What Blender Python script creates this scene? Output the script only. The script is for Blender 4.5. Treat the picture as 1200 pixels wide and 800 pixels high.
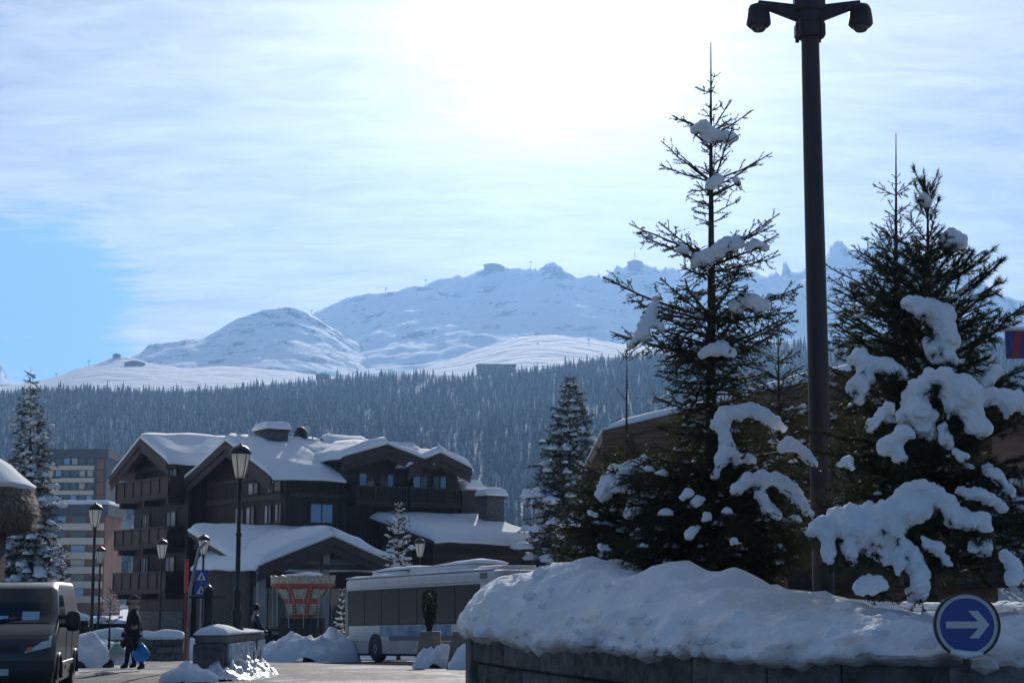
import bpy, bmesh, math, random
import numpy as np
from mathutils import Vector, Matrix, noise

for o in list(bpy.data.objects):
    bpy.data.objects.remove(o)
SC = bpy.context.scene
COL = SC.collection
R = math.radians

# ------------------------------------------------------------------ camera
CAM_Z, FPX, HORIZON = 1.62, 2100.0, 706.0
PITCH = math.atan((HORIZON - 400) / FPX)
cd = bpy.data.cameras.new('camera'); cam = bpy.data.objects.new('camera', cd); COL.objects.link(cam)
cd.sensor_width = 36; cd.lens = FPX / 1200 * 36; cd.clip_start = 0.1; cd.clip_end = 20000
cam.location = (0, 0, CAM_Z); cam.rotation_euler = (R(90) + PITCH, 0, 0)
SC.camera = cam

# ------------------------------------------------------------------ sun, sky, exposure
SUN_EL, SUN_AZ = R(20.5), R(1.8)          # azimuth clockwise from +Y
SUN_DIR = Vector((math.sin(SUN_AZ) * math.cos(SUN_EL), math.cos(SUN_AZ) * math.cos(SUN_EL), math.sin(SUN_EL)))
sl = bpy.data.lights.new('sun', 'SUN'); so = bpy.data.objects.new('sun', sl); COL.objects.link(so)
sl.energy = 4.7; sl.angle = R(0.6); sl.color = (1.0, 0.95, 0.88)
so.rotation_euler = (-SUN_DIR).to_track_quat('-Z', 'Y').to_euler()

W = bpy.data.worlds.new('World'); SC.world = W; W.use_nodes = True
nt = W.node_tree; nt.nodes.clear()
def wn(t, **k):
    n = nt.nodes.new(t)
    for a, b in k.items(): setattr(n, a, b)
    return n
def wmath(op, a, b=None, c=None, clamp=False):
    n = wn('ShaderNodeMath', operation=op, use_clamp=clamp)
    for i, x in enumerate((a, b, c)):
        if x is None: continue
        if isinstance(x, (int, float)): n.inputs[i].default_value = x
        else: nt.links.new(x, n.inputs[i])
    return n.outputs[0]
def wdot(vec, d):
    n = wn('ShaderNodeVectorMath', operation='DOT_PRODUCT'); nt.links.new(vec, n.inputs[0]); n.inputs[1].default_value = d
    return n.outputs['Value']
def pxdir(x, y):
    u, v = (x - 600) / FPX, (400 - y) / FPX
    return Vector((u, math.cos(PITCH) - v * math.sin(PITCH), math.sin(PITCH) + v * math.cos(PITCH))).normalized()
sky = wn('ShaderNodeTexSky', sky_type='NISHITA', sun_disc=False, sun_elevation=SUN_EL, sun_rotation=SUN_AZ,
         altitude=1800.0, air_density=1.0, dust_density=0.15, ozone_density=3.0)
tc = wn('ShaderNodeTexCoord'); D = tc.outputs['Generated']
sep = wn('ShaderNodeSeparateXYZ'); nt.links.new(D, sep.inputs[0])
zz = wmath('ADD', wmath('MAXIMUM', sep.outputs['Z'], 0.0), 0.16)
comb = wn('ShaderNodeCombineXYZ')
nt.links.new(wmath('DIVIDE', sep.outputs['X'], zz), comb.inputs[0])
nt.links.new(wmath('DIVIDE', sep.outputs['Y'], zz), comb.inputs[1])
mp = wn('ShaderNodeMapping'); nt.links.new(comb.outputs[0], mp.inputs[0])
mp.inputs['Rotation'].default_value = (0, 0, R(-24)); mp.inputs['Scale'].default_value = (1.5, 2.6, 1.0); mp.inputs['Location'].default_value = (3.1, 1.7, 0)
n1 = wn('ShaderNodeTexNoise'); nt.links.new(mp.outputs[0], n1.inputs['Vector'])
n1.inputs['Scale'].default_value = 1.0; n1.inputs['Detail'].default_value = 7; n1.inputs['Roughness'].default_value = 0.56; n1.inputs['Distortion'].default_value = 0.5
mp2 = wn('ShaderNodeMapping'); nt.links.new(comb.outputs[0], mp2.inputs[0])
mp2.inputs['Rotation'].default_value = (0, 0, R(-32)); mp2.inputs['Scale'].default_value = (1.2, 9.0, 1.0)
n2 = wn('ShaderNodeTexNoise'); nt.links.new(mp2.outputs[0], n2.inputs['Vector'])
n2.inputs['Scale'].default_value = 1.6; n2.inputs['Detail'].default_value = 6; n2.inputs['Roughness'].default_value = 0.6
cosun = wdot(D, SUN_DIR)
theta = wmath('ARCCOSINE', wmath('MINIMUM', cosun, 1.0))
def bump(deg, src=None):
    t = wmath('DIVIDE', theta if src is None else src, R(deg))
    return wmath('POWER', 2.718, wmath('MULTIPLY', wmath('MULTIPLY', t, t), -1.0))
def gap(x, y, deg):
    d = wdot(D, pxdir(x, y)); return bump(deg, wmath('ARCCOSINE', wmath('MINIMUM', d, 1.0)))
CLOUD_BIAS = 0.64
mp3 = wn('ShaderNodeMapping'); nt.links.new(comb.outputs[0], mp3.inputs[0]); mp3.inputs['Rotation'].default_value = (0, 0, R(20)); mp3.inputs['Scale'].default_value = (5.0, 11.0, 1.0)
n3 = wn('ShaderNodeTexNoise'); nt.links.new(mp3.outputs[0], n3.inputs['Vector']); n3.inputs['Scale'].default_value = 1.4; n3.inputs['Detail'].default_value = 8; n3.inputs['Roughness'].default_value = 0.65; n3.inputs['Distortion'].default_value = 0.8
cov = wmath('ADD', wmath('MULTIPLY', n1.outputs['Fac'], 1.7), wmath('ADD', wmath('MULTIPLY', n2.outputs['Fac'], 0.6), wmath('MULTIPLY', n3.outputs['Fac'], 0.5)))
cov = wmath('ADD', cov, CLOUD_BIAS - 1.4)
cov = wmath('SUBTRACT', cov, wmath('MULTIPLY', gap(70, 372, 3.6), 0.78))
cov = wmath('SUBTRACT', cov, wmath('MULTIPLY', gap(-60, 330, 3.4), 0.55))
cov = wmath('SUBTRACT', cov, wmath('MULTIPLY', gap(-40, 0, 2.4), 0.36))
cov = wmath('SUBTRACT', cov, wmath('MULTIPLY', gap(330, 20, 1.6), 0.24))
cov = wmath('ADD', cov, wmath('MULTIPLY', bump(16), 0.30))
cov = wmath('ADD', cov, wmath('MULTIPLY', wmath('SUBTRACT', wdot(D, (0, 1, 0)), 0.9), 0.50))   # the veil thins towards the north
mr = wn('ShaderNodeMapRange', interpolation_type='SMOOTHSTEP'); nt.links.new(cov, mr.inputs[0])
mr.inputs[1].default_value = 0.02; mr.inputs[2].default_value = 0.42; mr.inputs[3].default_value = 0.0; mr.inputs[4].default_value = 0.96
aure = wmath('ADD', wmath('MULTIPLY', bump(7.0), 0.9), wmath('MULTIPLY', bump(14), 0.17))
tex = wmath('ADD', wmath('MULTIPLY', wmath('SUBTRACT', n2.outputs['Fac'], 0.5), 0.40), wmath('ADD', wmath('MULTIPLY', wmath('SUBTRACT', n3.outputs['Fac'], 0.5), 0.60), wmath('MULTIPLY', wmath('SUBTRACT', n1.outputs['Fac'], 0.5), 0.55)))
cl_str = wmath('ADD', wmath('ADD', wmath('ADD', aure, tex), wmath('MULTIPLY', bump(38), 0.26)), 0.25)
bg1 = wn('ShaderNodeBackground'); tint = wn('ShaderNodeMix', data_type='RGBA', blend_type='MULTIPLY'); tint.inputs['Factor'].default_value = 1.0; nt.links.new(sky.outputs[0], tint.inputs['A']); tint.inputs['B'].default_value = (0.62, 0.90, 1.08, 1); nt.links.new(tint.outputs['Result'], bg1.inputs[0]); bg1.inputs[1].default_value = 0.064
bg2 = wn('ShaderNodeBackground'); bg2.inputs[0].default_value = (1.0, 0.975, 0.955, 1); nt.links.new(cl_str, bg2.inputs[1])
mx = wn('ShaderNodeMixShader'); nt.links.new(mr.outputs[0], mx.inputs[0]); nt.links.new(bg1.outputs[0], mx.inputs[1]); nt.links.new(bg2.outputs[0], mx.inputs[2])
wo = wn('ShaderNodeOutputWorld'); nt.links.new(mx.outputs[0], wo.inputs[0])
W.cycles.sampling_method = 'MANUAL'; W.cycles.sample_map_resolution = 512

SC.view_settings.view_transform = 'Standard'; SC.view_settings.look = 'None'
SC.view_settings.exposure = 0.28; SC.view_settings.gamma = 1.0; SC.view_settings.use_curve_mapping = False
SC.render.engine = 'CYCLES'
SC.cycles.max_bounces = 5; SC.cycles.diffuse_bounces = 3; SC.cycles.glossy_bounces = 2
SC.cycles.transmission_bounces = 3; SC.cycles.transparent_max_bounces = 6; SC.cycles.volume_bounces = 0
SC.cycles.sample_clamp_indirect = 6.0
SC.cycles.caustics_reflective = False; SC.cycles.caustics_refractive = False

# ------------------------------------------------------------------ helpers
def at(x, y, d):
    """point at ground depth d (metres along +Y) seen at photo pixel x, y"""
    r = pxdir(x, y); s = d / r.y
    return Vector((r.x * s, d, CAM_Z + r.z * s))
def ppm(d): return FPX / d
def gz(y):
    """street level: flat near the camera, falling gently to the square"""
    if y < 43: return 0.0
    return -0.0225 * (min(y, 72.0) - 43)

def tag(o, label=None, cat=None, group=None, kind=None):
    if label: o['label'] = label
    if cat: o['category'] = cat
    if group: o['group'] = group
    if kind: o['kind'] = kind
    return o
def thing(name, label, cat, loc=(0, 0, 0), rz=0, group=None):
    o = bpy.data.objects.new(name, None); COL.objects.link(o)
    o.location = loc; o.rotation_euler = (0, 0, rz); o.empty_display_size = 0.2
    return tag(o, label, cat, group)
def copy_tree(o, parent=None):
    c = o.copy(); COL.objects.link(c); c.parent = parent
    for ch in list(o.children): copy_tree(ch, c)
    return c

class MB:
    def __init__(s, M=None): s.v, s.f, s.M = [], [], M
    def add(s, vs, fs):
        n = len(s.v)
        s.v.extend([tuple(s.M @ Vector(v)) for v in vs] if s.M else [tuple(v) for v in vs])
        s.f.extend([tuple(i + n for i in f) for f in fs]); return s
    def box(s, x0, x1, y0, y1, z0, z1):
        return s.add([(x0, y0, z0), (x1, y0, z0), (x1, y1, z0), (x0, y1, z0), (x0, y0, z1), (x1, y0, z1), (x1, y1, z1), (x0, y1, z1)],
                     [(0, 3, 2, 1), (4, 5, 6, 7), (0, 1, 5, 4), (1, 2, 6, 5), (2, 3, 7, 6), (3, 0, 4, 7)])
    def hexa(s, p):   # 8 corners, bottom ring then top ring
        return s.add(p, [(0, 3, 2, 1), (4, 5, 6, 7), (0, 1, 5, 4), (1, 2, 6, 5), (2, 3, 7, 6), (3, 0, 4, 7)])
    def tube(s, pts, rad, n=8, cap=True):
        pts = [Vector(p) for p in pts]; m = len(pts)
        if not hasattr(rad, '__len__'): rad = [rad] * m
        vs, fs = [], []; up = None
        for i, p in enumerate(pts):
            t = (pts[min(i + 1, m - 1)] - pts[max(i - 1, 0)])
            t = t.normalized() if t.length > 1e-9 else Vector((0, 0, 1))
            if up is None:
                up = t.orthogonal().normalized()
            up = (up - t * up.dot(t)); up = up.normalized() if up.length > 1e-6 else t.orthogonal().normalized()
            w = t.cross(up)
            for k in range(n):
                a = 2 * math.pi * k / n
                vs.append(p + (up * math.cos(a) + w * math.sin(a)) * rad[i])
        for i in range(m - 1):
            for k in range(n):
                a, b = i * n + k, i * n + (k + 1) % n
                fs.append((a, b, b + n, a + n))
        if cap:
            fs.append(tuple(range(n - 1, -1, -1))); fs.append(tuple(range((m - 1) * n, m * n)))
        return s.add(vs, fs)
    def lathe(s, prof, n=16, c=(0, 0, 0), sx=1, sy=1):
        vs, fs = [], []
        for r, z in prof:
            for k in range(n):
                a = 2 * math.pi * (k + .5) / n
                vs.append((c[0] + r * math.cos(a) * sx, c[1] + r * math.sin(a) * sy, c[2] + z))
        m = len(prof)
        for i in range(m - 1):
            for k in range(n):
                a, b = i * n + k, i * n + (k + 1) % n
                fs.append((a, b, b + n, a + n))
        fs.append(tuple(range(n - 1, -1, -1))); fs.append(tuple(range((m - 1) * n, m * n)))
        return s.add(vs, fs)
    def prism(s, poly, axis, a0, a1):
        """poly of 2D points extruded along axis 'x','y' or 'z' from a0 to a1"""
        def P(p, a):
            return {'x': (a, p[0], p[1]), 'y': (p[0], a, p[1]), 'z': (p[0], p[1], a)}[axis]
        n = len(poly)
        vs = [P(p, a0) for p in poly] + [P(p, a1) for p in poly]
        fs = [tuple(range(n)), tuple(range(2 * n - 1, n - 1, -1))]
        fs += [(i, i + n, (i + 1) % n + n, (i + 1) % n) for i in range(n)]
        return s.add(vs, fs)
    def build(s, name, mat=None, parent=None, smooth=False, bevel=0.0, fix=True):
        me = bpy.data.meshes.new(name); me.from_pydata(s.v, [], s.f)
        if fix or bevel:
            bm = bmesh.new(); bm.from_mesh(me)
            if bevel:
                bmesh.ops.bevel(bm, geom=list(bm.edges), offset=bevel, segments=1, affect='EDGES', profile=0.5)
            bmesh.ops.recalc_face_normals(bm, faces=bm.faces); bm.to_mesh(me); bm.free()
        return link(name, me, mat, parent, smooth)
def link(name, me, mat=None, parent=None, smooth=False):
    if mat and not me.materials: me.materials.append(mat)
    if smooth: me.polygons.foreach_set('use_smooth', [True] * len(me.polygons))
    o = bpy.data.objects.new(name, me); COL.objects.link(o)
    if parent: o.parent = parent
    return o
def np_mesh(name, V, F):
    """V (n,3) floats, F (m,k) ints, all faces with k corners"""
    me = bpy.data.meshes.new(name); V = np.asarray(V, np.float32); F = np.asarray(F, np.int32); k = F.shape[1]
    me.vertices.add(len(V)); me.vertices.foreach_set('co', V.ravel())
    me.loops.add(F.size); me.loops.foreach_set('vertex_index', F.ravel())
    me.polygons.add(len(F)); me.polygons.foreach_set('loop_start', np.arange(0, F.size, k, dtype=np.int32))
    me.update(calc_edges=True); me.validate(); return me

# ------------------------------------------------------------------ materials
def mat(name, col, rough=0.7, metal=0.0, vary=0.0, vscale=5.0, col2=None, bump=0.0, bscale=20.0, spec=0.5, stretch=None, coat=0.0, detail=4):
    m = bpy.data.materials.new(name); m.use_nodes = True; t = m.node_tree; b = t.nodes['Principled BSDF']
    b.inputs['Base Color'].default_value = (*col, 1); b.inputs['Roughness'].default_value = rough; b.inputs['Metallic'].default_value = metal
    b.inputs['Specular IOR Level'].default_value = spec; b.inputs['Coat Weight'].default_value = coat
    tcn = t.nodes.new('ShaderNodeTexCoord'); src = tcn.outputs['Object']
    if stretch:
        mpn = t.nodes.new('ShaderNodeMapping'); t.links.new(src, mpn.inputs[0]); mpn.inputs['Scale'].default_value = stretch; src = mpn.outputs[0]
    if vary or col2:
        n = t.nodes.new('ShaderNodeTexNoise'); t.links.new(src, n.inputs['Vector']); n.inputs['Scale'].default_value = vscale; n.inputs['Detail'].default_value = detail
        r = t.nodes.new('ShaderNodeValToRGB'); t.links.new(n.outputs['Fac'], r.inputs[0])
        c2 = col2 or tuple(max(0, c * (1 - vary)) for c in col)
        r.color_ramp.elements[0].position = 0.36; r.color_ramp.elements[0].color = (*c2, 1)
        r.color_ramp.elements[1].position = 0.64; r.color_ramp.elements[1].color = (*col, 1)
        t.links.new(r.outputs[0], b.inputs['Base Color'])
    if bump:
        n = t.nodes.new('ShaderNodeTexNoise'); t.links.new(src, n.inputs['Vector']); n.inputs['Scale'].default_value = bscale; n.inputs['Detail'].default_value = 5
        bp = t.nodes.new('ShaderNodeBump'); bp.inputs['Strength'].default_value = bump; bp.inputs['Distance'].default_value = 0.05
        t.links.new(n.outputs['Fac'], bp.inputs['Height']); t.links.new(bp.outputs[0], b.inputs['Normal'])
    return m
def leafmat(name, c1, c2, scale, transl=0.35):
    m = bpy.data.materials.new(name); m.use_nodes = True; t = m.node_tree; t.nodes.clear()
    g = t.nodes.new('ShaderNodeNewGeometry'); n = t.nodes.new('ShaderNodeTexNoise'); n.inputs['Scale'].default_value = scale; t.links.new(g.outputs['Position'], n.inputs['Vector'])
    r = t.nodes.new('ShaderNodeValToRGB'); t.links.new(n.outputs['Fac'], r.inputs[0])
    r.color_ramp.elements[0].position = .35; r.color_ramp.elements[1].position = .65
    r.color_ramp.elements[0].color = (*c1, 1); r.color_ramp.elements[1].color = (*c2, 1)
    d = t.nodes.new('ShaderNodeBsdfPrincipled'); d.inputs['Roughness'].default_value = .55; d.inputs['Specular IOR Level'].default_value = .4
    tr = t.nodes.new('ShaderNodeBsdfTranslucent'); mx = t.nodes.new('ShaderNodeMixShader'); mx.inputs[0].default_value = transl
    o = t.nodes.new('ShaderNodeOutputMaterial')
    t.links.new(r.outputs[0], d.inputs['Base Color']); t.links.new(r.outputs[0], tr.inputs[0])
    t.links.new(d.outputs[0], mx.inputs[1]); t.links.new(tr.outputs[0], mx.inputs[2]); t.links.new(mx.outputs[0], o.inputs[0])
    return m
def glassy(name, col, rough=0.08, spec=0.8):
    return mat(name, col, rough, spec=spec)

M = {}
M['snow'] = mat('snow', (.84, .87, .91), .9, vary=.05, vscale=3, bump=.25, bscale=14, spec=.08)
M['roofsnow'] = mat('roof_snow', (.84, .87, .91), .9, vary=.04, vscale=1.2, bump=.35, bscale=5, spec=.08)
M['treesnow'] = mat('tree_snow', (.84, .87, .92), .9, bump=.35, bscale=38, spec=.08)
M['ice'] = mat('icy_snow', (.78, .82, .88), .35, vary=.25, vscale=9, bump=.5, bscale=25, spec=.5)
def planks(m, vertical, pitch, depth=.55):
    t = m.node_tree; b = t.nodes['Principled BSDF']; tcn = t.nodes.new('ShaderNodeTexCoord'); sp = t.nodes.new('ShaderNodeSeparateXYZ'); t.links.new(tcn.outputs['Object'], sp.inputs[0])
    def mt(op, a, b_=None):
        n = t.nodes.new('ShaderNodeMath'); n.operation = op
        for i, x in enumerate((a, b_)):
            if x is None: continue
            if isinstance(x, (int, float)): n.inputs[i].default_value = x
            else: t.links.new(x, n.inputs[i])
        return n.outputs[0]
    c = mt('MULTIPLY', mt('ADD', sp.outputs['X'], sp.outputs['Y']) if vertical else sp.outputs['Z'], 1 / pitch)
    fr = mt('FRACT', c); gapm = mt('GREATER_THAN', mt('ABSOLUTE', mt('SUBTRACT', fr, .5)), .44)
    wn_ = t.nodes.new('ShaderNodeTexWhiteNoise'); wn_.noise_dimensions = '1D'; t.links.new(mt('FLOOR', c), wn_.inputs['W'])
    fac = mt('MULTIPLY', mt('ADD', mt('MULTIPLY', wn_.outputs['Value'], .9), .55), mt('SUBTRACT', 1.0, mt('MULTIPLY', gapm, depth)))
    src = b.inputs['Base Color'].links[0].from_socket; mx_ = t.nodes.new('ShaderNodeMix'); mx_.data_type = 'RGBA'; mx_.blend_type = 'MULTIPLY'; mx_.inputs['Factor'].default_value = 1
    t.links.new(src, mx_.inputs['A']); t.links.new(fac, mx_.inputs['B']); t.links.new(mx_.outputs['Result'], b.inputs['Base Color'])
    return m
M['wood'] = mat('dark_larch_boards', (.040, .022, .015), .7, vary=.5, vscale=1.6, stretch=(6, 6, .5), bump=.3, bscale=6)
M['wood_h'] = mat('dark_horizontal_boards', (.044, .024, .016), .7, vary=.45, vscale=1.6, stretch=(.5, .5, 7), bump=.35, bscale=6)
planks(M['wood'], True, .22); planks(M['wood_h'], False, .24)
M['beam'] = mat('brown_timber', (.062, .037, .026), .7, vary=.4, vscale=2, stretch=(2, 2, 2), bump=.2, bscale=8)
M['panel'] = mat('reddish_balcony_boards', (.060, .026, .019), .65, vary=.4, vscale=3, stretch=(5, 5, .6))
M['lightwood'] = mat('sunburnt_timber', (.27, .135, .075), .65, vary=.45, vscale=2, stretch=(.4, .4, 8), bump=.25, bscale=4)
planks(M['lightwood'], False, .26, .4)
M['plaster'] = mat('grey_plaster', (.30, .28, .27), .85, vary=.25, vscale=1.5)
M['stone'] = mat('grey_granite', (.14, .135, .13), .85, vary=.55, vscale=7, bump=.9, bscale=26, detail=8)
M['stone2'] = mat('pale_granite', (.21, .20, .19), .85, vary=.5, vscale=6, bump=.8, bscale=30, detail=8)
M['concrete'] = mat('tan_concrete', (.27, .22, .17), .85, vary=.35, vscale=3, bump=.4, bscale=20)
M['black'] = mat('black_iron', (.018, .018, .02), .42, spec=.5, vary=.3, vscale=20)
M['mast'] = mat('brown_black_steel', (.036, .026, .033), .5, spec=.4, vary=.35, vscale=3, stretch=(4, 4, .4))
M['domegrey'] = mat('smoked_dome', (.05, .045, .055), .15, spec=.6)
M['bark'] = mat('spruce_bark', (.075, .05, .036), .85, vary=.5, vscale=14, bump=.6, bscale=30)
M['glass'] = glassy('window_glass', (.03, .045, .06))
M['skypaintglass'] = glassy('glass_painted_sky_reflection', (.16, .30, .50), .12)  # reflection of the blue sky painted into the pane's base colour
M['curtain'] = mat('pale_curtain', (.55, .5, .45), .8, vary=.3, vscale=3)
M['sign_blue'] = mat('sign_blue', (.008, .045, .30), .35, vary=.15, vscale=5)
M['sign_white'] = mat('sign_white', (.62, .63, .66), .4, vary=.1, vscale=8)
M['red'] = mat('red_paint', (.50, .02, .025), .4, vary=.2, vscale=6)
M['brightred'] = mat('red_reflector', (.85, .05, .04), .35)
M['greymetal'] = mat('galvanised_steel', (.30, .31, .33), .4, metal=.7, vary=.2, vscale=6)
M['rubber'] = mat('tyre_rubber', (.02, .02, .02), .8)
M['needle'] = leafmat('spruce_needles', (.022, .034, .012), (.062, .070, .024), 2.2, .42)
M['pineneedle'] = leafmat('pine_needles', (.018, .032, .014), (.050, .060, .024), 2.5, .32)
M['farneedle'] = leafmat('far_needles', (.020, .030, .016), (.045, .052, .026), .8, .25)
# ------------------------------------------------------------------ terrain
def interp(pts, x):
    xs = [p[0] for p in pts]; ys = [p[1] for p in pts]
    return float(np.interp(x, xs, ys))
def fract(p, oct=5, H=0.9): return noise.fractal(Vector(p), H, 2.1, oct)

def slope_mat(name, rock, amount, scale, base=(.86, .88, .91)):
    m = bpy.data.materials.new(name); m.use_nodes = True; t = m.node_tree; b = t.nodes['Principled BSDF']
    b.inputs['Roughness'].default_value = .7; b.inputs['Specular IOR Level'].default_value = .05; b.inputs['Roughness'].default_value = .9
    g = t.nodes.new('ShaderNodeNewGeometry')
    n = t.nodes.new('ShaderNodeTexNoise'); n.inputs['Scale'].default_value = scale; n.inputs['Detail'].default_value = 8; n.inputs['Roughness'].default_value = .68
    mpn = t.nodes.new('ShaderNodeMapping'); mpn.inputs['Scale'].default_value = (1, 1, 2.0)
    t.links.new(g.outputs['Position'], mpn.inputs[0]); t.links.new(mpn.outputs[0], n.inputs['Vector'])
    s = t.nodes.new('ShaderNodeSeparateXYZ'); t.links.new(g.outputs['Normal'], s.inputs[0])
    a = t.nodes.new('ShaderNodeMath'); a.operation = 'MULTIPLY_ADD'; t.links.new(s.outputs['Z'], a.inputs[0]); a.inputs[1].default_value = -0.55; t.links.new(n.outputs['Fac'], a.inputs[2])
    r = t.nodes.new('ShaderNodeMapRange'); t.links.new(a.outputs[0], r.inputs[0])
    r.inputs[1].default_value = .155 - amount; r.inputs[2].default_value = .215 - amount
    mx = t.nodes.new('ShaderNodeMix'); mx.data_type = 'RGBA'; t.links.new(r.outputs[0], mx.inputs['Factor'])
    mx.inputs['A'].default_value = (*base, 1); mx.inputs['B'].default_value = (*rock, 1)
    t.links.new(mx.outputs['Result'], b.inputs['Base Color'])
    n2 = t.nodes.new('ShaderNodeTexNoise'); n2.inputs['Scale'].default_value = scale * 1.3; n2.inputs['Detail'].default_value = 7; t.links.new(g.outputs['Position'], n2.inputs['Vector'])
    bp = t.nodes.new('ShaderNodeBump'); bp.inputs['Strength'].default_value = .8; bp.inputs['Distance'].default_value = 14.0
    t.links.new(n2.outputs['Fac'], bp.inputs['Height']); t.links.new(bp.outputs[0], b.inputs['Normal'])
    return m

def ridge(name, sky, dc, d0, db, base, power, amp, rockmat, seed, rough=0.0, x0=-420, x1=1640, step=3, rows=66, wob=.05):
    V, F = [], []
    xs = np.arange(x0, x1 + 1, step); nb = 24
    for i, x in enumerate(xs):
        y = interp(sky, x); ysm = sum(interp(sky, x + q * 9) for q in range(-6, 7)) / 13.0
        jag = rough * (1.5 if x > 690 else 1.0 if x > 600 else .3); y += jag * .22 * noise.noise(Vector((x * .09, seed, 3))) + jag * .22 * noise.noise(Vector((x * .27, seed, 3)))
        d_c = dc * (1 + wob * noise.noise(Vector((x * .006, seed, 0))))
        top = at(x, y, d_c); u = top.x / top.y; smz = at(x, ysm, d_c).z
        for j in range(rows + nb):
            if j < rows:
                s = j / (rows - 1.0); d = d0 + (d_c - d0) * s
                z = base + (smz + (top.z - smz) * s ** 14 - base) * s ** power
                e = (s * (1 - s)) ** .6 * 1.5
            else:
                s = (j - rows + 1) / nb; d = d_c + (db - d_c) * s; z = top.z * (1 - s) + base * s * .4; e = s * .6
            p = (u * d, d, 0)
            nz = fract((p[0] / 620 + seed, d / 900, seed * .37), 5) * amp * e
            nz += (1 - abs(noise.noise(Vector((p[0] / 230 + seed * 2, d / 420, 7.7))))) ** 2 * amp * .8 * e - amp * .35 * e
            if rough: nz += fract((p[0] / 90, d / 90, seed), 4) * rough * min(1, s * 1.3)
            V.append((p[0], d, z + nz))
    n = rows + nb
    for i in range(len(xs) - 1):
        for j in range(n - 1):
            a = i * n + j; F.append((a, a + n, a + n + 1, a + 1))
    me = np_mesh(name, V, F); o = link(name, me, rockmat, None, True)
    o['kind'] = 'structure'; return o

MAIN = [(-420, 470), (-60, 440), (-10, 425), (3, 431), (8, 447), (30, 470), (250, 440), (330, 392), (362, 367), (400, 351), (417, 345), (450, 343), (500, 333), (550, 318), (567, 312), (587, 312), (610, 314),
        (620, 309), (630, 314), (637, 312), (643, 307), (653, 312), (667, 322), (677, 327), (707, 323), (717, 317), (723, 306), (730, 312), (743, 307), (757, 312), (784, 316),
        (830, 312), (870, 318), (900, 320), (908, 313), (915, 320), (918, 306), (923, 306), (926, 320), (936, 320), (945, 313), (966, 302), (974, 283), (985, 281), (1002, 293),
        (1024, 283), (1034, 272), (1050, 273), (1075, 290), (1102, 311), (1112, 316), (1141, 325), (1177, 346), (1200, 353), (1300, 380), (1640, 430)]
SPUR = [(-420, 520), (0, 470), (56, 447), (105, 430), (135, 419), (165, 413), (175, 403), (189, 401), (220, 395), (241, 394), (252, 388), (280, 374), (308, 362), (330, 361), (346, 360), (360, 366),
        (395, 388), (430, 412), (480, 436), (540, 455), (700, 480), (1640, 520)]
PISTE = [(-420, 470), (0, 455), (56, 446), (105, 428), (135, 417), (150, 418), (175, 426), (210, 432), (260, 429), (320, 433), (370, 440), (430, 445), (470, 440), (520, 425), (570, 405), (610, 394), (650, 393),
         (700, 399), (750, 405), (850, 411), (1000, 414), (1300, 420), (1640, 430)]
HILL = [(-420, 470), (0, 464), (60, 461), (200, 464), (300, 458), (400, 451), (480, 447), (560, 447), (620, 439), (700, 424), (760, 419), (850, 413), (950, 410), (1200, 408), (1640, 414)]
ROCK = (.085, .09, .10)
ridge('mountain_ridge', MAIN, 5000, 3250, 6300, 395, 1.45, 34, slope_mat('ridge_snow_and_rock', ROCK, .085, .011), 3.1, rough=13)
ridge('mountain_spur', SPUR, 4150, 2950, 4900, 330, 1.35, 22, slope_mat('spur_snow_and_rock', ROCK, .105, .02), 8.4, rough=9, x1=800)
ridge('snowfield', PISTE, 2950, 1980, 3400, 225, .95, 9, slope_mat('piste_snow', ROCK, -.10, .02), 5.2, rough=1.5, rows=80)

HC, H0 = 1900.0, 640.0
def hill_z(X, Y):
    px = 600 + FPX * X / (Y * math.cos(PITCH)) if Y > 1 else 600
    # pixel column of the crest along this direction
    top = at(px, interp(HILL, px), HC)
    s = max(0.0, min(1.06, (Y - H0) / (HC - H0)))
    z = -2 + (top.z + 2) * (s ** 1.08)
    return z + noise.noise(Vector((X / 210, Y / 210, 1.3))) * 13 * min(1, s * 3) * (1 - .6 * min(1, s))
V, F = [], []
ux = np.linspace(-.5, .5, 140); ds = np.linspace(H0 - 40, HC + 130, 80)
for u in ux:
    for d in ds: V.append((u * d, d, hill_z(u * d, d) - (0 if d > H0 else 2)))
for i in range(len(ux) - 1):
    for j in range(len(ds) - 1):
        a = i * len(ds) + j; F.append((a, a + len(ds), a + len(ds) + 1, a + 1))
hill = link('wooded_hill', np_mesh('wooded_hill', V, F), slope_mat('hill_snow_with_scrub', (.05, .05, .045), .10, .05, (.22, .24, .28)), None, True); hill['kind'] = 'structure'

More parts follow.
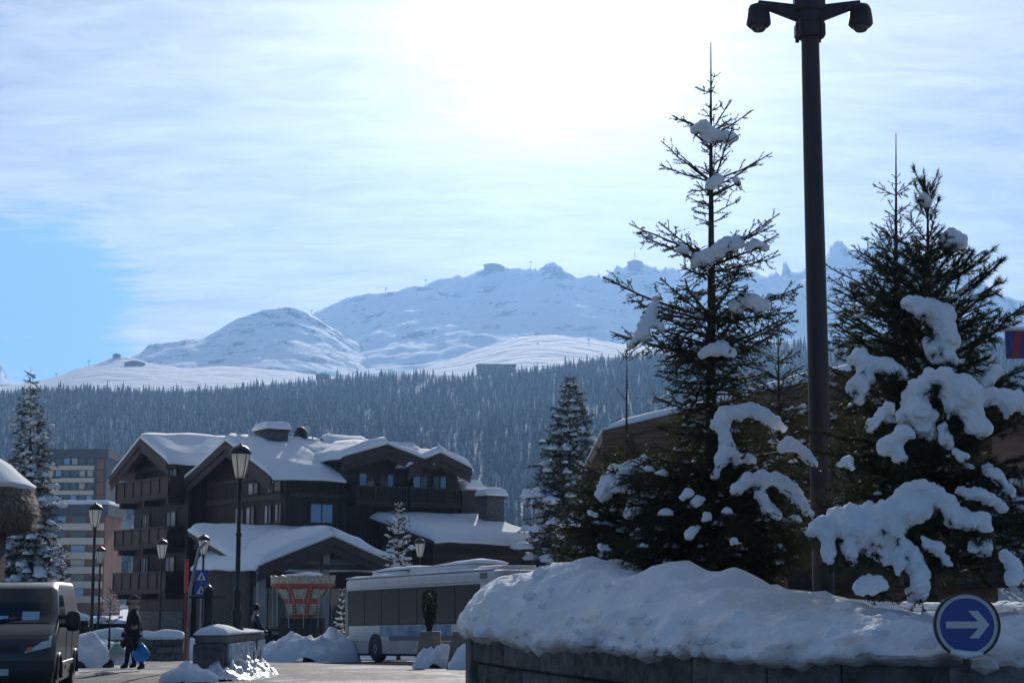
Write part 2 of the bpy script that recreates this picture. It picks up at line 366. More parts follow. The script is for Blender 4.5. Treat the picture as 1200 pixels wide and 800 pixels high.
# forest: thousands of spruces that read as one mass
def forest_mat():
    m = bpy.data.materials.new('frosted_forest'); m.use_nodes = True; t = m.node_tree; b = t.nodes['Principled BSDF']; b.inputs['Roughness'].default_value = .8; b.inputs['Specular IOR Level'].default_value = .1
    g = t.nodes.new('ShaderNodeNewGeometry')
    n = t.nodes.new('ShaderNodeTexNoise'); n.inputs['Scale'].default_value = .35; n.inputs['Detail'].default_value = 4; t.links.new(g.outputs['Position'], n.inputs['Vector'])
    n2 = t.nodes.new('ShaderNodeTexNoise'); n2.inputs['Scale'].default_value = .006; n2.inputs['Detail'].default_value = 3; t.links.new(g.outputs['Position'], n2.inputs['Vector'])
    a = t.nodes.new('ShaderNodeMath'); a.operation = 'ADD'; t.links.new(n.outputs['Fac'], a.inputs[0]); t.links.new(n2.outputs['Fac'], a.inputs[1])
    at_ = t.nodes.new('ShaderNodeAttribute'); at_.attribute_name = 'frost'
    a2 = t.nodes.new('ShaderNodeMath'); a2.operation = 'MULTIPLY_ADD'; t.links.new(at_.outputs['Fac'], a2.inputs[0]); a2.inputs[1].default_value = .55; t.links.new(a.outputs[0], a2.inputs[2])
    r = t.nodes.new('ShaderNodeMapRange'); t.links.new(a2.outputs[0], r.inputs[0]); r.inputs[1].default_value = 1.22; r.inputs[2].default_value = 1.70; r.inputs[3].default_value = 0.02; r.inputs[4].default_value = .34
    mx = t.nodes.new('ShaderNodeMix'); mx.data_type = 'RGBA'; t.links.new(r.outputs[0], mx.inputs['Factor'])
    mx.inputs['A'].default_value = (.008, .016, .016, 1); mx.inputs['B'].default_value = (.70, .73, .78, 1)
    t.links.new(mx.outputs['Result'], b.inputs['Base Color']); return m
rng = np.random.default_rng(7)
def spruce_template(seed, layers=5, sides=3):
    r = np.random.default_rng(seed); V, F = [], []
    for L in range(layers):
        z0 = .06 + .86 * L / layers; z1 = z0 + .30 - .02 * L
        rad = .155 * (1 - (L / layers)) ** .85 + .012
        apex = len(V); V.append((r.normal(0, .008), r.normal(0, .008), min(z1, 1.0)))
        for k in range(sides * 2):
            a = math.pi * k / sides + r.uniform(-.15, .15); q = rad * (r.uniform(.85, 1.15) if k % 2 == 0 else r.uniform(.45, .65))
            V.append((q * math.cos(a), q * math.sin(a), z0 + (0 if k % 2 == 0 else .05) + r.uniform(-.015, .015)))
        for k in range(sides * 2): F.append((apex, apex + 1 + k, apex + 1 + (k + 1) % (sides * 2)))
    return np.array(V), np.array(F)
temps = [spruce_template(s) for s in range(6)]
def forest_points(n):
    out = []
    while len(out) < n:
        u = rng.uniform(-.40, .40); d = math.sqrt(rng.uniform((H0 + 40) ** 2, (HC + 25) ** 2)); X, Y = u * d, d
        c = noise.noise(Vector((X / 120, Y / 160, 4.4)))
        if c < -.56 and rng.random() < .9: continue
        out.append((X, Y))
    return out
fp = forest_points(27500)
Vs, Fs, fr = [], [], []; off = 0
for X, Y in fp:
    tv, tf = temps[rng.integers(6)]
    h = rng.uniform(5, 14) * (1 if rng.random() < .9 else 1.3); a = rng.uniform(0, 6.28); w = h * rng.uniform(.7, 1.35)
    ca, sa = math.cos(a), math.sin(a)
    Vs.append(np.stack([X + (tv[:, 0] * ca - tv[:, 1] * sa) * w, Y + (tv[:, 0] * sa + tv[:, 1] * ca) * w, hill_z(X, Y) - .6 + tv[:, 2] * h], 1))
    Fs.append(tf + off); off += len(tv); fr.append(np.full(len(tv), rng.uniform(0, 1)))
me = np_mesh('forest', np.concatenate(Vs), np.concatenate(Fs))
at_ = me.attributes.new('frost', 'FLOAT', 'POINT'); at_.data.foreach_set('value', np.concatenate(fr).astype(np.float32))
forest = link('forest', me, forest_mat()); tag(forest, 'frosted blue green spruce forest covering the hillside below the mountain', 'forest', kind='stuff')

# ground sheet and street
def sheet(name, x0, x1, ys, nx, dz, material, wob=0.0):
    V, F = [], []; xs = np.linspace(x0, x1, nx)
    for y in ys:
        for x in xs: V.append((x, y, gz(y) + dz + (noise.noise(Vector((x * .6, y * .6, 2))) * wob if wob else 0)))
    for j in range(len(ys) - 1):
        for i in range(nx - 1):
            a = j * nx + i; F.append((a, a + 1, a + nx + 1, a + nx))
    o = link(name, np_mesh(name, V, F), material, None, True); o['kind'] = 'structure'; return o
sheet('ground', -6000, 6000, [-600, 0, 20, 43, 50, 60, 72, 120, 400, 2000, 7000], 3, 0, M['snow'])
def street_mat():
    m = bpy.data.materials.new('wet_asphalt_with_packed_snow'); m.use_nodes = True; t = m.node_tree; b = t.nodes['Principled BSDF']
    tcn = t.nodes.new('ShaderNodeTexCoord')
    mpn = t.nodes.new('ShaderNodeMapping'); t.links.new(tcn.outputs['Object'], mpn.inputs[0]); mpn.inputs['Scale'].default_value = (.34, .19, 1); mpn.inputs['Rotation'].default_value = (0, 0, R(28)); mpn.inputs['Location'].default_value = (1.4, .6, 0)
    n = t.nodes.new('ShaderNodeTexNoise'); t.links.new(mpn.outputs[0], n.inputs['Vector']); n.inputs['Scale'].default_value = 1.0; n.inputs['Detail'].default_value = 9; n.inputs['Roughness'].default_value = .62; n.inputs['Distortion'].default_value = .4
    r = t.nodes.new('ShaderNodeMapRange'); t.links.new(n.outputs['Fac'], r.inputs[0]); r.inputs[1].default_value = .50; r.inputs[2].default_value = .61
    n2 = t.nodes.new('ShaderNodeTexNoise'); t.links.new(tcn.outputs['Object'], n2.inputs['Vector']); n2.inputs['Scale'].default_value = 3.0; n2.inputs['Detail'].default_value = 8
    rr = t.nodes.new('ShaderNodeValToRGB'); t.links.new(n2.outputs['Fac'], rr.inputs[0])
    rr.color_ramp.elements[0].position = .3; rr.color_ramp.elements[1].position = .7
    rr.color_ramp.elements[0].color = (.030, .030, .032, 1); rr.color_ramp.elements[1].color = (.065, .065, .067, 1)
    mx = t.nodes.new('ShaderNodeMix'); mx.data_type = 'RGBA'; t.links.new(r.outputs[0], mx.inputs['Factor']); t.links.new(rr.outputs[0], mx.inputs['A']); mx.inputs['B'].default_value = (.36, .365, .38, 1)
    t.links.new(mx.outputs['Result'], b.inputs['Base Color'])
    rg = t.nodes.new('ShaderNodeMapRange'); t.links.new(n2.outputs['Fac'], rg.inputs[0]); rg.inputs[3].default_value = .62; rg.inputs[4].default_value = .95
    t.links.new(rg.outputs[0], b.inputs['Roughness']); b.inputs['Specular IOR Level'].default_value = .10
    n3 = t.nodes.new('ShaderNodeTexNoise'); t.links.new(tcn.outputs['Object'], n3.inputs['Vector']); n3.inputs['Scale'].default_value = 9.0; n3.inputs['Detail'].default_value = 6
    bp = t.nodes.new('ShaderNodeBump'); bp.inputs['Strength'].default_value = .7; bp.inputs['Distance'].default_value = .05; t.links.new(n3.outputs['Fac'], bp.inputs['Height']); t.links.new(bp.outputs[0], b.inputs['Normal'])
    return m
sheet('road', -22, 26, list(np.linspace(-8, 73, 60)), 40, .02, street_mat())

# air: one closed box of pale haze round everything
hz = MB().box(-4200, 4200, -700, 7200, -2.6, 1500).build('haze', None)
hm = bpy.data.materials.new('haze_air'); hm.use_nodes = True; t = hm.node_tree; t.nodes.clear()
pv = t.nodes.new('ShaderNodeVolumePrincipled'); mo = t.nodes.new('ShaderNodeOutputMaterial'); t.links.new(pv.outputs[0], mo.inputs['Volume'])
pv.inputs['Color'].default_value = (.28, .54, 1.0, 1); pv.inputs['Density'].default_value = 1.12e-4; pv.inputs['Anisotropy'].default_value = .46
hz.data.materials.append(hm); tag(hz, 'thin blue winter haze filling the valley air', 'haze', kind='stuff')
# ------------------------------------------------------------------ buildings
def snow_slab(name, p00, p10, p11, p01, th, parent, nu=22, nv=12, closed_top=True, seed=0.0, overhang=.0, material=None, lump=.09):
    """snow lying on a roof plane: p00-p10 eave, p01-p11 ridge; rounded free edges, soft waves"""
    p00, p10, p11, p01 = map(Vector, (p00, p10, p11, p01)); V, F = [], []
    wu = (p10 - p00).length; wv = (p01 - p00).length
    for j in range(nv + 1):
        for i in range(nu + 1):
            u, v = i / nu, j / nv
            u = .5 - .5 * math.cos(math.pi * u) if nu > 8 else u
            p = (p00 * (1 - u) + p10 * u) * (1 - v) + (p01 * (1 - u) + p11 * u) * v
            e = min(u * wu, (1 - u) * wu, v * wv + .0, (99 if closed_top else (1 - v) * wv))
            k = min(1, e / .45); k = math.sqrt(max(0, 1 - (1 - k) ** 2))
            w = noise.noise(Vector((p.x * .55 + seed, p.y * .55, p.z * .3))) * lump * 1.6 + noise.noise(Vector((p.x * 1.7, p.y * 1.7, seed))) * lump * .6
            t = th * (.30 + .70 * k) + w * k
            down = (p00 - p01).normalized()
            o = down * (overhang * (1 + .6 * noise.noise(Vector((p.x * .9, p.y * .9, seed + 5))))) if j == 0 else Vector((0, 0, 0))
            o = o - Vector((0, 0, (.10 + .12 * noise.noise(Vector((p.x * .7, p.y * .7, seed + 2)))) if (j == 0 and overhang) else 0)); V.append(p + o + Vector((0, 0, .012))); V.append(p + o + Vector((0, 0, max(.05, t))))
    n = nu + 1
    def T(i, j): return (j * n + i) * 2 + 1
    def B(i, j): return (j * n + i) * 2
    for j in range(nv):
        for i in range(nu):
            F.append((T(i, j), T(i + 1, j), T(i + 1, j + 1), T(i, j + 1))); F.append((B(i, j), B(i, j + 1), B(i + 1, j + 1), B(i + 1, j)))
    for i in range(nu):
        F.append((B(i, 0), B(i + 1, 0), T(i + 1, 0), T(i, 0))); F.append((B(i, nv), T(i, nv), T(i + 1, nv), B(i + 1, nv)))
    for j in range(nv):
        F.append((B(0, j), T(0, j), T(0, j + 1), B(0, j + 1))); F.append((B(nu, j), B(nu, j + 1), T(nu, j + 1), T(nu, j)))
    me = np_mesh(name, V, F)
    return link(name, me, material or M['roofsnow'], parent, True)

def gable_roof(parent, axis, c, half, a0, a1, zr, ze, zb, th=.2, snow=.42, seed=0., barge=.42, halfR=None, zeR=None, front_snow=True):
    """two slabs + snow + bargeboards; axis: local axis the ridge runs along"""
    halfR = halfR or half; zeR = zeR if zeR is not None else ze
    def P(p, a, z): return Vector((p, a, z - zb)) if axis == 'y' else Vector((a, p, z - zb))
    roof = MB()
    for sg, h, e in ((-1, half, ze), (1, halfR, zeR)):
        q = [P(c, a0, zr), P(c, a1, zr), P(c + sg * h, a1, e), P(c + sg * h, a0, e)]
        roof.hexa([x - Vector((0, 0, th)) for x in q] + q)
    ro = roof.build('roof', M['beam'], parent)
    for sg, h, e in ((-1, half, ze), (1, halfR, zeR)):
        snow_slab('roof_snow', P(c + sg * h, a0, e), P(c + sg * h, a1, e), P(c, a1, zr), P(c, a0, zr), snow, ro, seed=seed + sg, overhang=.2, lump=.13)
        for a, dr in ((a0, -1),):   # stepped bargeboards on the near gable
            for k, (dz, ins, hh) in enumerate(((.02, .0, barge * .55), (barge * .5, .14, barge * .55))):
                b = MB(); y0, y1 = (a - .06 + ins, a + .05 + ins) if a1 > a0 else (a + .06 - ins, a - .05 - ins)
                b.hexa([P(c, y0, zr - dz - hh), P(c, y1, zr - dz - hh), P(c + sg * h, y1, e - dz - hh), P(c + sg * h, y0, e - dz - hh),
                        P(c, y0, zr - dz), P(c, y1, zr - dz), P(c + sg * h, y1, e - dz), P(c + sg * h, y0, e - dz)])
                b.build('bargeboard', M['beam'], ro)
    return ro

def window(parent, axis, p0, p1, z0, z1, wallpos, out, zb, glass='glass', panes=2, depth=.08):
    """framed window on a wall plane; axis 'x': wall plane y=wallpos, spans p0..p1 in x (out = -1/+1 direction of the face)"""
    def bx(mb, a0, a1, d0, d1, b0, b1):
        d0, d1 = sorted((wallpos + out * d0, wallpos + out * d1))
        if axis == 'x': mb.box(a0, a1, d0, d1, b0 - zb, b1 - zb)
        else: mb.box(d0, d1, a0, a1, b0 - zb, b1 - zb)
    f = MB(); w = .09
    bx(f, p0, p1, .0, depth, z1 - w, z1); bx(f, p0 - .05, p1 + .05, .0, depth + .05, z0, z0 + w)
    bx(f, p0, p0 + w, .0, depth - .004, z0 + w, z1 - w); bx(f, p1 - w, p1, .0, depth - .004, z0 + w, z1 - w)
    fo = f.build('window', M['beam'], parent)
    n = panes; pw = (p1 - p0 - 2 * w) / n
    for k in range(n):
        g = MB(); bx(g, p0 + w + k * pw + .025, p0 + w + (k + 1) * pw - .025, .0, .03, z0 + w, z1 - w); g.build('pane', M[glass] if isinstance(glass, str) else M[glass[k % len(glass)]], fo)
    if n > 1:
        m = MB()
        for k in range(1, n): bx(m, p0 + w + k * pw - .025, p0 + w + k * pw + .025, .0, .06, z0 + w, z1 - w)
        m.build('mullion', M['beam'], fo)
    return fo

def balcony(parent, axis, p0, p1, z0, z1, wallpos, out, proj, zb, npan, panel_mat='panel', slats=False):
    def bx(mb, a0, a1, d0, d1, b0, b1):
        d0, d1 = sorted((wallpos + out * d0, wallpos + out * d1))
        if axis == 'x': mb.box(a0, a1, d0, d1, b0 - zb, b1 - zb)
        else: mb.box(d0, d1, a0, a1, b0 - zb, b1 - zb)
    f = MB(); bx(f, p0, p1, 0, proj, z0, z0 + .18); fo = f.build('balcony', M['wood_h'], parent)
    r = MB(); bx(r, p0 - .03, p1 + .03, proj - .10, proj + .05, z1 - .09, z1); bx(r, p0, p0 + .1, .05, proj - .1, z1 - .09, z1 - .004); bx(r, p1 - .1, p1, .05, proj - .1, z1 - .09, z1 - .004)
    bx(r, p0, p1, proj - .09, proj + .02, z0 + .18, z0 + .28); r.build('rail', M['beam'], fo)
    pw = (p1 - p0) / npan
    for k in range(npan):
        a0, a1 = p0 + k * pw, p0 + (k + 1) * pw
        ps = MB(); bx(ps, a0, a0 + .11, proj - .10, proj + .03, z0 + .18, z1 - .09); ps.build('post', M['wood'], fo)
        if slats:
            n = max(2, int((a1 - a0) / .17))
            for q in range(n):
                x = a0 + .11 + (q + .3) * (a1 - a0 - .11) / n
                sb = MB(); bx(sb, x, x + .06, proj - .06, proj - .01, z0 + .28, z1 - .09); sb.build('slat', M['beam'], fo)
        else:
            pm = MB(); bx(pm, a0 + .13, a1 - .02, proj - .06, proj - .02, z0 + .30, z1 - .11); pm.build('panel', M[panel_mat], fo)
    for e in (p0, p1 - .04):
        pm = MB(); bx(pm, e, e + .04, .02, proj - .12, z0 + .2, z1 - .1); pm.build('panel', M[panel_mat], fo)
    return fo

ZB = gz(100)
AX = math.atan2(-.835, .55)
O_CH = Vector((-18.7, 104, ZB))
ch = thing('chalet', 'large dark timber chalet with snowy gable roofs and panelled balconies', 'chalet', O_CH, AX)
TZ = Matrix.Translation((0, 0, -ZB))
# left block: gable towards the street corner
w = MB(TZ); w.prism([(-6.9, ZB), (1.3, ZB), (1.3, 9.45), (-3.0, 11.0), (-6.9, 9.3)], 'y', -.6, 11); wa = w.build('wall', M['wood'], ch)
gable_roof(ch, 'y', -3.0, 4.8, -1.9, 11.3, 11.2, 9.2, ZB, seed=1, halfR=4.2, zeR=9.55, barge=.75)
for z0, z1 in ((7.55, 8.8), (4.75, 5.95), (2.15, 3.4)):
    balcony(ch, 'x', -7.2, .9, z0, z1, -.602, -1, 1.1, ZB, 6)
    for (a0, a1) in ((-5.6, -4.3), (-1.9, -.3)):
        window(ch, 'x', a0, a1, z0 + .3, z0 + 2.15, -.602, -1, ZB, glass=('glass', 'curtain') if z0 < 5 else 'glass', panes=3 if a0 < -5 else 2)
for z in (7.35, 4.55, 1.95):
    for tt in (-6.7, -3.0, .6):
        b = MB(TZ); b.box(tt - .13, tt + .13, -1.6, -.61, z - .12, z + .19); b.build('bracket_beam', M['beam'], ch)
gb = MB(TZ); gb.box(-6.3, .6, -.85, -.61, 9.35, 9.6); gb.build('tie_beam', M['beam'], ch)
gs = MB(TZ); gs.box(-7.05, 1.2, -.72, -.605, ZB, 1.15); gs.build('stone_plinth', M['stone'], ch)
# central block
w = MB(TZ); w.prism([(1.302, ZB), (11.5, ZB), (11.5, 8.55), (6.4, 10.2), (1.302, 8.75)], 'y', .5, 11.2); w.build('wall', M['wood'], ch)
gable_roof(ch, 'y', 6.4, 6.1, -.7, 3.6, 10.4, 8.45, ZB, seed=4, halfR=5.9, zeR=8.1, barge=.8)
gable_roof(ch, 'y', 6.4, 6.1, 3.3, 11.5, 10.39, 8.44, ZB, seed=4, halfR=4.5, zeR=8.65, barge=.3)
for z, d in ((5.45, .25), (7.05, .3), (8.2, .22)):
    b = MB(TZ); b.box(1.9, 11.4, .28, .495, z, z + d); b.build('tie_beam', M['beam'], ch)
for z0, z1, pts in ((5.75, 6.85, ((5.3, 6.5), (6.7, 7.9), (9.0, 10.0), (10.3, 11.2))), (7.4, 8.15, ((6.9, 8.3), (9.3, 11.1))), (2.7, 4.3, ((3.0, 4.4), (6.0, 7.4), (9, 10.2)))):
    for a0, a1 in pts: window(ch, 'x', a0, a1, z0, z1, .498, -1, ZB, glass=('curtain', 'glass') if z0 > 5 and a0 > 5.2 else 'glass')
balcony(ch, 'x', 2.0, 6.2, 4.6, 5.6, .498, -1, 1.0, ZB, 4)
# long facade
window(ch, 'y', 1.9, 3.4, 5.75, 6.9, 11.502, 1, ZB, glass='skypaintglass')
window(ch, 'y', 7.2, 7.75, 5.9, 6.5, 11.502, 1, ZB, glass='skypaintglass', panes=1)
window(ch, 'y', 8.6, 9.8, 5.6, 6.6, 11.502, 1, ZB)
b = MB(TZ); b.box(11.504, 11.75, 0.7, 11.1, 7.15, 7.4); b.box(11.504, 11.62, 0.7, 11.1, 4.9, 5.1); b.build('tie_beam', M['beam'], ch)
for s0, hw, zr, ze in ((5.8, 2.75, 10.05, 9.25), (9.15, 2.0, 9.75, 9.0)):
    d = MB(TZ); d.prism([(s0 - hw + .25, 8.0), (s0 + hw - .25, 8.0), (s0 + hw - .25, ze), (s0, zr - .12), (s0 - hw + .25, ze)], 'x', 7, 11.9); d.build('dormer', M['wood_h'], ch)
    gable_roof(ch, 'x', s0, hw, 13.0, 6.6, zr, ze, ZB, seed=s0, barge=.75, snow=.38)
    balcony(ch, 'y', s0 - 1.7, s0 + 1.5, 6.75, 7.85, 11.91, 1, .75, ZB, 3, slats=True)
    window(ch, 'y', s0 - 1.2, s0 - .1, 7.75, 8.6, 11.91, 1, ZB, glass=('skypaintglass', 'glass'))
    window(ch, 'y', s0 + .1, s0 + 1.1, 7.75, 8.6, 11.91, 1, ZB, glass=('glass', 'skypaintglass'))
# end lean-to and low wing
w = MB(TZ); w.box(8.2, 11.9, 11.21, 12.3, ZB, 7.85); w.build('end_wall', M['wood_h'], ch)
snow_slab('roof_snow', (12.3, 11.21, 7.9 - ZB), (12.3, 12.6, 7.9 - ZB), (8.0, 12.6, 8.1 - ZB), (8.0, 11.21, 8.1 - ZB), .5, ch, 10, 10, False, 8)
w = MB(TZ); w.prism([(11.76, ZB), (17.5, ZB), (17.5, 4.8), (11.76, 5.95)], 'y', 6.0, 12.0); w.build('wing_wall', M['wood_h'], ch)
r = MB(TZ); q = [(18.6, 5.4, 4.72), (18.6, 12.5, 4.72), (11.78, 12.5, 6.12), (11.78, 5.4, 6.12)]
r.hexa([(a, b_, c - .2) for a, b_, c in q] + q); wr = r.build('wing_roof', M['beam'], ch)
snow_slab('roof_snow', *[(a, b_, c - ZB) for a, b_, c in q], .5, wr, 26, 16, False, 3.3, .15, lump=.06)
c = MB(TZ); c.box(14.1, 15.0, 10.9, 12.0, 5.4, 7.25); co = c.build('chimney', M['stone'], ch)
c = MB(TZ); c.box(14.0, 15.1, 10.8, 12.1, 7.252, 7.36); c.build('chimney_cap', M['beam'], co)
snow_slab('chimney_snow', (15.15, 10.75, 7.37 - ZB), (15.15, 12.15, 7.37 - ZB), (13.95, 12.15, 7.37 - ZB), (13.95, 10.75, 7.37 - ZB), .5, co, 10, 10, False, 2)
# porch: long snowy lean-to roof with a cross gable
w = MB(TZ); w.prism([(-4.5, ZB), (1.9, ZB), (1.9, 3.5), (-1.35, 4.5), (-4.5, 3.5)], 'x', 11.76, 18.0); w.build('porch_wall', M['wood'], ch)
r = MB(TZ); q = [(18.7, -5.0, 3.25), (18.7, 3.3, 3.25), (11.6, 3.3, 5.2), (11.6, -5.0, 5.2)]
r.hexa([(a_, b_, c_ - .2) for a_, b_, c_ in q] + q); pr = r.build('porch_roof', M['beam'], ch)
snow_slab('roof_snow', *[(a_, b_, c_ - ZB) for a_, b_, c_ in q], .5, pr, 26, 20, False, 6.3, .15, lump=.12)
gable_roof(ch, 'x', -1.35, 3.9, 20.5, 13.0, 4.75, 3.3, ZB, seed=9, snow=.55, barge=.7)
for s_ in (-4.7, -1.35, 2.0):
    b = MB(TZ); b.box(19.5, 19.85, s_ - .17, s_ + .17, ZB, 3.2 if abs(s_ + 1.35) > 1 else 4.2); b.build('porch_post', M['plaster'], ch)
b = MB(TZ); b.box(19.48, 19.87, -4.9, 2.2, 3.2, 3.45); b.build('porch_beam', M['beam'], ch)
b = MB(TZ)
for k in range(6): b.box(18.01, 18.06, -4.3 + k * 1.0, -3.5 + k * 1.0, .1, 2.4)
b.build('shutter_wall', M['plaster'], ch)
window(ch, 'y', -4.2, -2.4, .3, 2.4, 18.07, 1, ZB, panes=3); window(ch, 'y', -.3, 1.6, .3, 2.4, 18.07, 1, ZB, panes=3)
# ridge furniture
for (t_, s_, w_, h_, top) in ((6.2, 2.2, 1.7, 1.2, 11.05),):
    c = MB(TZ); c.box(t_ - w_ / 2, t_ + w_ / 2, s_ - h_ / 2, s_ + h_ / 2, 9.8, top); co = c.build('chimney', M['stone'], ch)
    c = MB(TZ); c.box(t_ - w_ / 2 - .1, t_ + w_ / 2 + .1, s_ - h_ / 2 - .1, s_ + h_ / 2 + .1, top + .002, top + .1); c.build('chimney_cap', M['beam'], co)
    snow_slab('chimney_snow', (t_ + 1, s_ - .75, top + .11 - ZB), (t_ + 1, s_ + .75, top + .11 - ZB), (t_ - 1, s_ + .75, top + .11 - ZB), (t_ - 1, s_ - .75, top + .11 - ZB), .5, co, 10, 10, False, 6)
v = MB(TZ); v.lathe([(.15, 0), (.36, .05), (.44, .55), (.40, .95), (.24, 1.22), (.02, 1.3)], 14, (6.0, 4.1, 10.2)); v.build('flue_cowl', M['black'], ch, True)
v = MB(TZ); v.tube([(6.3, 4.7, 10.3), (6.3, 4.7, 12.9)], .03, 6); v.build('aerial', M['greymetal'], ch)

# chalet seen behind the ridge
p = at(372, 520, 122); rc = thing('chalet', 'small chalet roof peeping over the big chalet ridge beside the chimney', 'chalet', (p.x, p.y, ZB), AX)
w = MB(TZ); w.prism([(-4, ZB), (4, ZB), (4, 10.9), (0, 12.2), (-4, 10.9)], 'y', -2, 6); w.build('wall', M['wood_h'], rc)
gable_roof(rc, 'y', 0, 4.6, -2.8, 6.6, 12.35, 10.9, ZB, seed=21, barge=.5)
p = at(402, 520, 112); rc = thing('roof_shelter', 'little open shelter with snow cap on chalet ridge', 'shelter', (p.x, p.y, ZB), AX)
w = MB(TZ)
for a in (-.8, .8):
    for b_ in (-1.0, 1.0): w.box(a - .07, a + .07, b_ - .07, b_ + .07, ZB, 11.25)
w.build('post', M['beam'], rc); w = MB(TZ); w.prism([(-1.3, 11.25), (1.3, 11.25), (0, 11.75)], 'y', -1.5, 1.5); w.build('roof', M['beam'], rc)
snow_slab('roof_snow', (1.3, -1.5, 11.3 - ZB), (1.3, 1.5, 11.3 - ZB), (0, 1.5, 11.78 - ZB), (0, -1.5, 11.78 - ZB), .25, rc, 10, 8, True, 1)

# chalet behind the foreground trees
DR = 46.0
rp = at(905, 480, DR); rchal = thing('chalet', 'warm brown timber chalet half hidden behind the foreground spruces', 'chalet', (rp.x + 1.5, DR, gz(DR)), 0)
zr = gz(DR); TR = Matrix.Translation((-(rp.x + 1.5), -DR, -zr))
eL = at(706, 505, DR); pk = at(1010, 432, DR); eR = Vector((2 * pk.x - eL.x, DR, eL.z))
w = MB(TR); w.prism([(eL.x + 3.0, zr), (eR.x - 3.0, zr), (eR.x - 3.0, eL.z + .5), (pk.x, pk.z - .35), (eL.x + 3.0, eL.z + .5)], 'y', DR + 1.6, DR + 12); w.build('wall', M['lightwood'], rchal)
LX = lambda x: x - (rp.x + 1.5)
ro = MB(TR)
for e in (eL, eR):
    q = [(pk.x, DR, pk.z), (pk.x, DR + 13, pk.z), (e.x, DR + 13, e.z), (e.x, DR, e.z)]
    ro.hexa([(a, b_, c - .28) for a, b_, c in q] + q)
ro_ = ro.build('roof', M['lightwood'], rchal)
for e in (eL, eR):
    snow_slab('roof_snow', (LX(e.x), 0, e.z - zr), (LX(e.x), 13, e.z - zr), (LX(pk.x), 13, pk.z - zr), (LX(pk.x), 0, pk.z - zr), .22, ro_, seed=2.2)
    for k in range(3):
        b = MB(TR); y0 = DR - .1 + k * .12; dz = .02 + k * .24
        b.hexa([(pk.x, y0, pk.z - dz - .26), (pk.x, y0 + .14, pk.z - dz - .26), (e.x, y0 + .14, e.z - dz - .26), (e.x, y0, e.z - dz - .26), (pk.x, y0, pk.z - dz), (pk.x, y0 + .14, pk.z - dz), (e.x, y0 + .14, e.z - dz), (e.x, y0, e.z - dz)])
        b.build('bargeboard', M['lightwood'], ro_)
for k in range(4):
    x = eL.x + 4.5 + k * (eR.x - eL.x - 9.0) / 3 - .6
    window(rchal, 'x', LX(x), LX(x) + 1.2, 2.6, 4.0, 1.598, -1, zr)
balcony(rchal, 'x', LX(eL.x + 3.0), LX(eR.x - 3.0), 2.0, 3.0, 1.598, -1, 1.1, zr, 10)

# apartment towers beyond
def tower(x0, x1, ytop, d, floors, fh, depth, label, c_wall, c_band, c_roof, seed, roofsnow=False, nwin=7, band=.42, reach=.62):
    a, b = at(x0, ytop, d), at(x1, ytop, d); wdt = b.x - a.x; zt = a.z; h = zt - ZB
    t = thing('apartment_building', label, 'building', ((a.x + b.x) / 2, d, ZB), 0)
    MB().box(-wdt / 2, wdt / 2, 0, depth, 0, h).build('wall', c_wall, t)
    MB().box(-wdt / 2 - .5, wdt / 2 + .5, -.6, depth + .5, h + .003, h + 2.0).build('roof_edge', c_roof, t)
    if roofsnow: snow_slab('roof_snow', (-wdt / 2 - .4, -.5, h + 2), (wdt / 2 + .4, -.5, h + 2), (wdt / 2 + .4, depth, h + 2), (-wdt / 2 - .4, depth, h + 2), .8, t, 12, 8, False, 3)
    r = random.Random(seed)
    for k in range(floors):
        z = h - (k + 1) * fh
        if z < 0: break
        MB().box(-wdt / 2 + .2, wdt / 2 * reach, -1.0, -.003, z, z + fh * band).build('balcony', c_band, t)
        n = nwin
        for q in range(n):
            xx = -wdt / 2 + .6 + q * (wdt * .78) / n
            MB().box(xx, xx + wdt * .78 / n * .68, -.06, -.004, z + fh * .46, z + fh * .94).build('window', M[r.choice(['glass', 'glass', 'skypaintglass', 'curtain'])], t)
        if reach < .9: MB().box(wdt / 2 * .70, wdt / 2 * .92, -.3, -.003, z + .1, z + fh * .92).build('side_panel', M['brick'], t)
    return t
M['brick'] = mat('red_brown_cladding', (.24, .105, .06), .8, vary=.25, vscale=.3)
M['bandwhite'] = mat('pale_balcony_band', (.56, .48, .39), .8, vary=.12, vscale=.4)
M['darkclad'] = mat('dark_grey_cladding', (.07, .075, .085), .7, vary=.3, vscale=.3)
tower(54, 125, 536, 420, 9, 2.9, 16, 'tall grey and brown apartment tower rising behind the striped block', M['darkclad'], M['bandwhite'], M['darkclad'], 3, False, 6, .34)
tower(34, 124, 604, 320, 7, 2.55, 14, 'lower apartment block striped in red brown and cream balconies', M['brick'], M['bandwhite'], M['darkclad'], 5, True, 3, .46, .97)
# round-eaved hut at the left edge
DH = 38.0
hp = at(8, 700, DH); hut = thing('kiosk_hut', 'rustic hut with frosty rounded thatch eave behind the van', 'hut', (hp.x - 3.0, DH + 2.2, 0))
zt, zbm = at(0, 532, DH).z, at(30, 618, DH).z
MB().lathe([(2.25, 0), (2.25, zbm + .35)], 22).build('wall', M['wood'], hut)
for k in range(11):
    a = -math.pi / 2 - .9 + k * .17
    b = MB(Matrix.Translation((2.27 * math.cos(a), 2.27 * math.sin(a), 0)) @ Matrix.Rotation(a, 4, 'Z')); b.box(-.02, .04, -.16, .16, .05, zbm + .3); b.build('board', M['wood_h'], hut)
prof = [(1.9, zbm + .25), (2.55, zbm - .02), (2.86, zbm + .12), (2.95, zbm + .5), (2.78, zbm + .95), (2.25, zbm + 1.40), (1.2, zbm + 1.95), (.05, zbm + 2.2)]
def thatch():
    m = mat('frosty_brown_thatch', (.24, .19, .15), .9, vary=.7, vscale=26, bump=1.0, bscale=40, detail=6); return m
V, F = [], []; n = 90
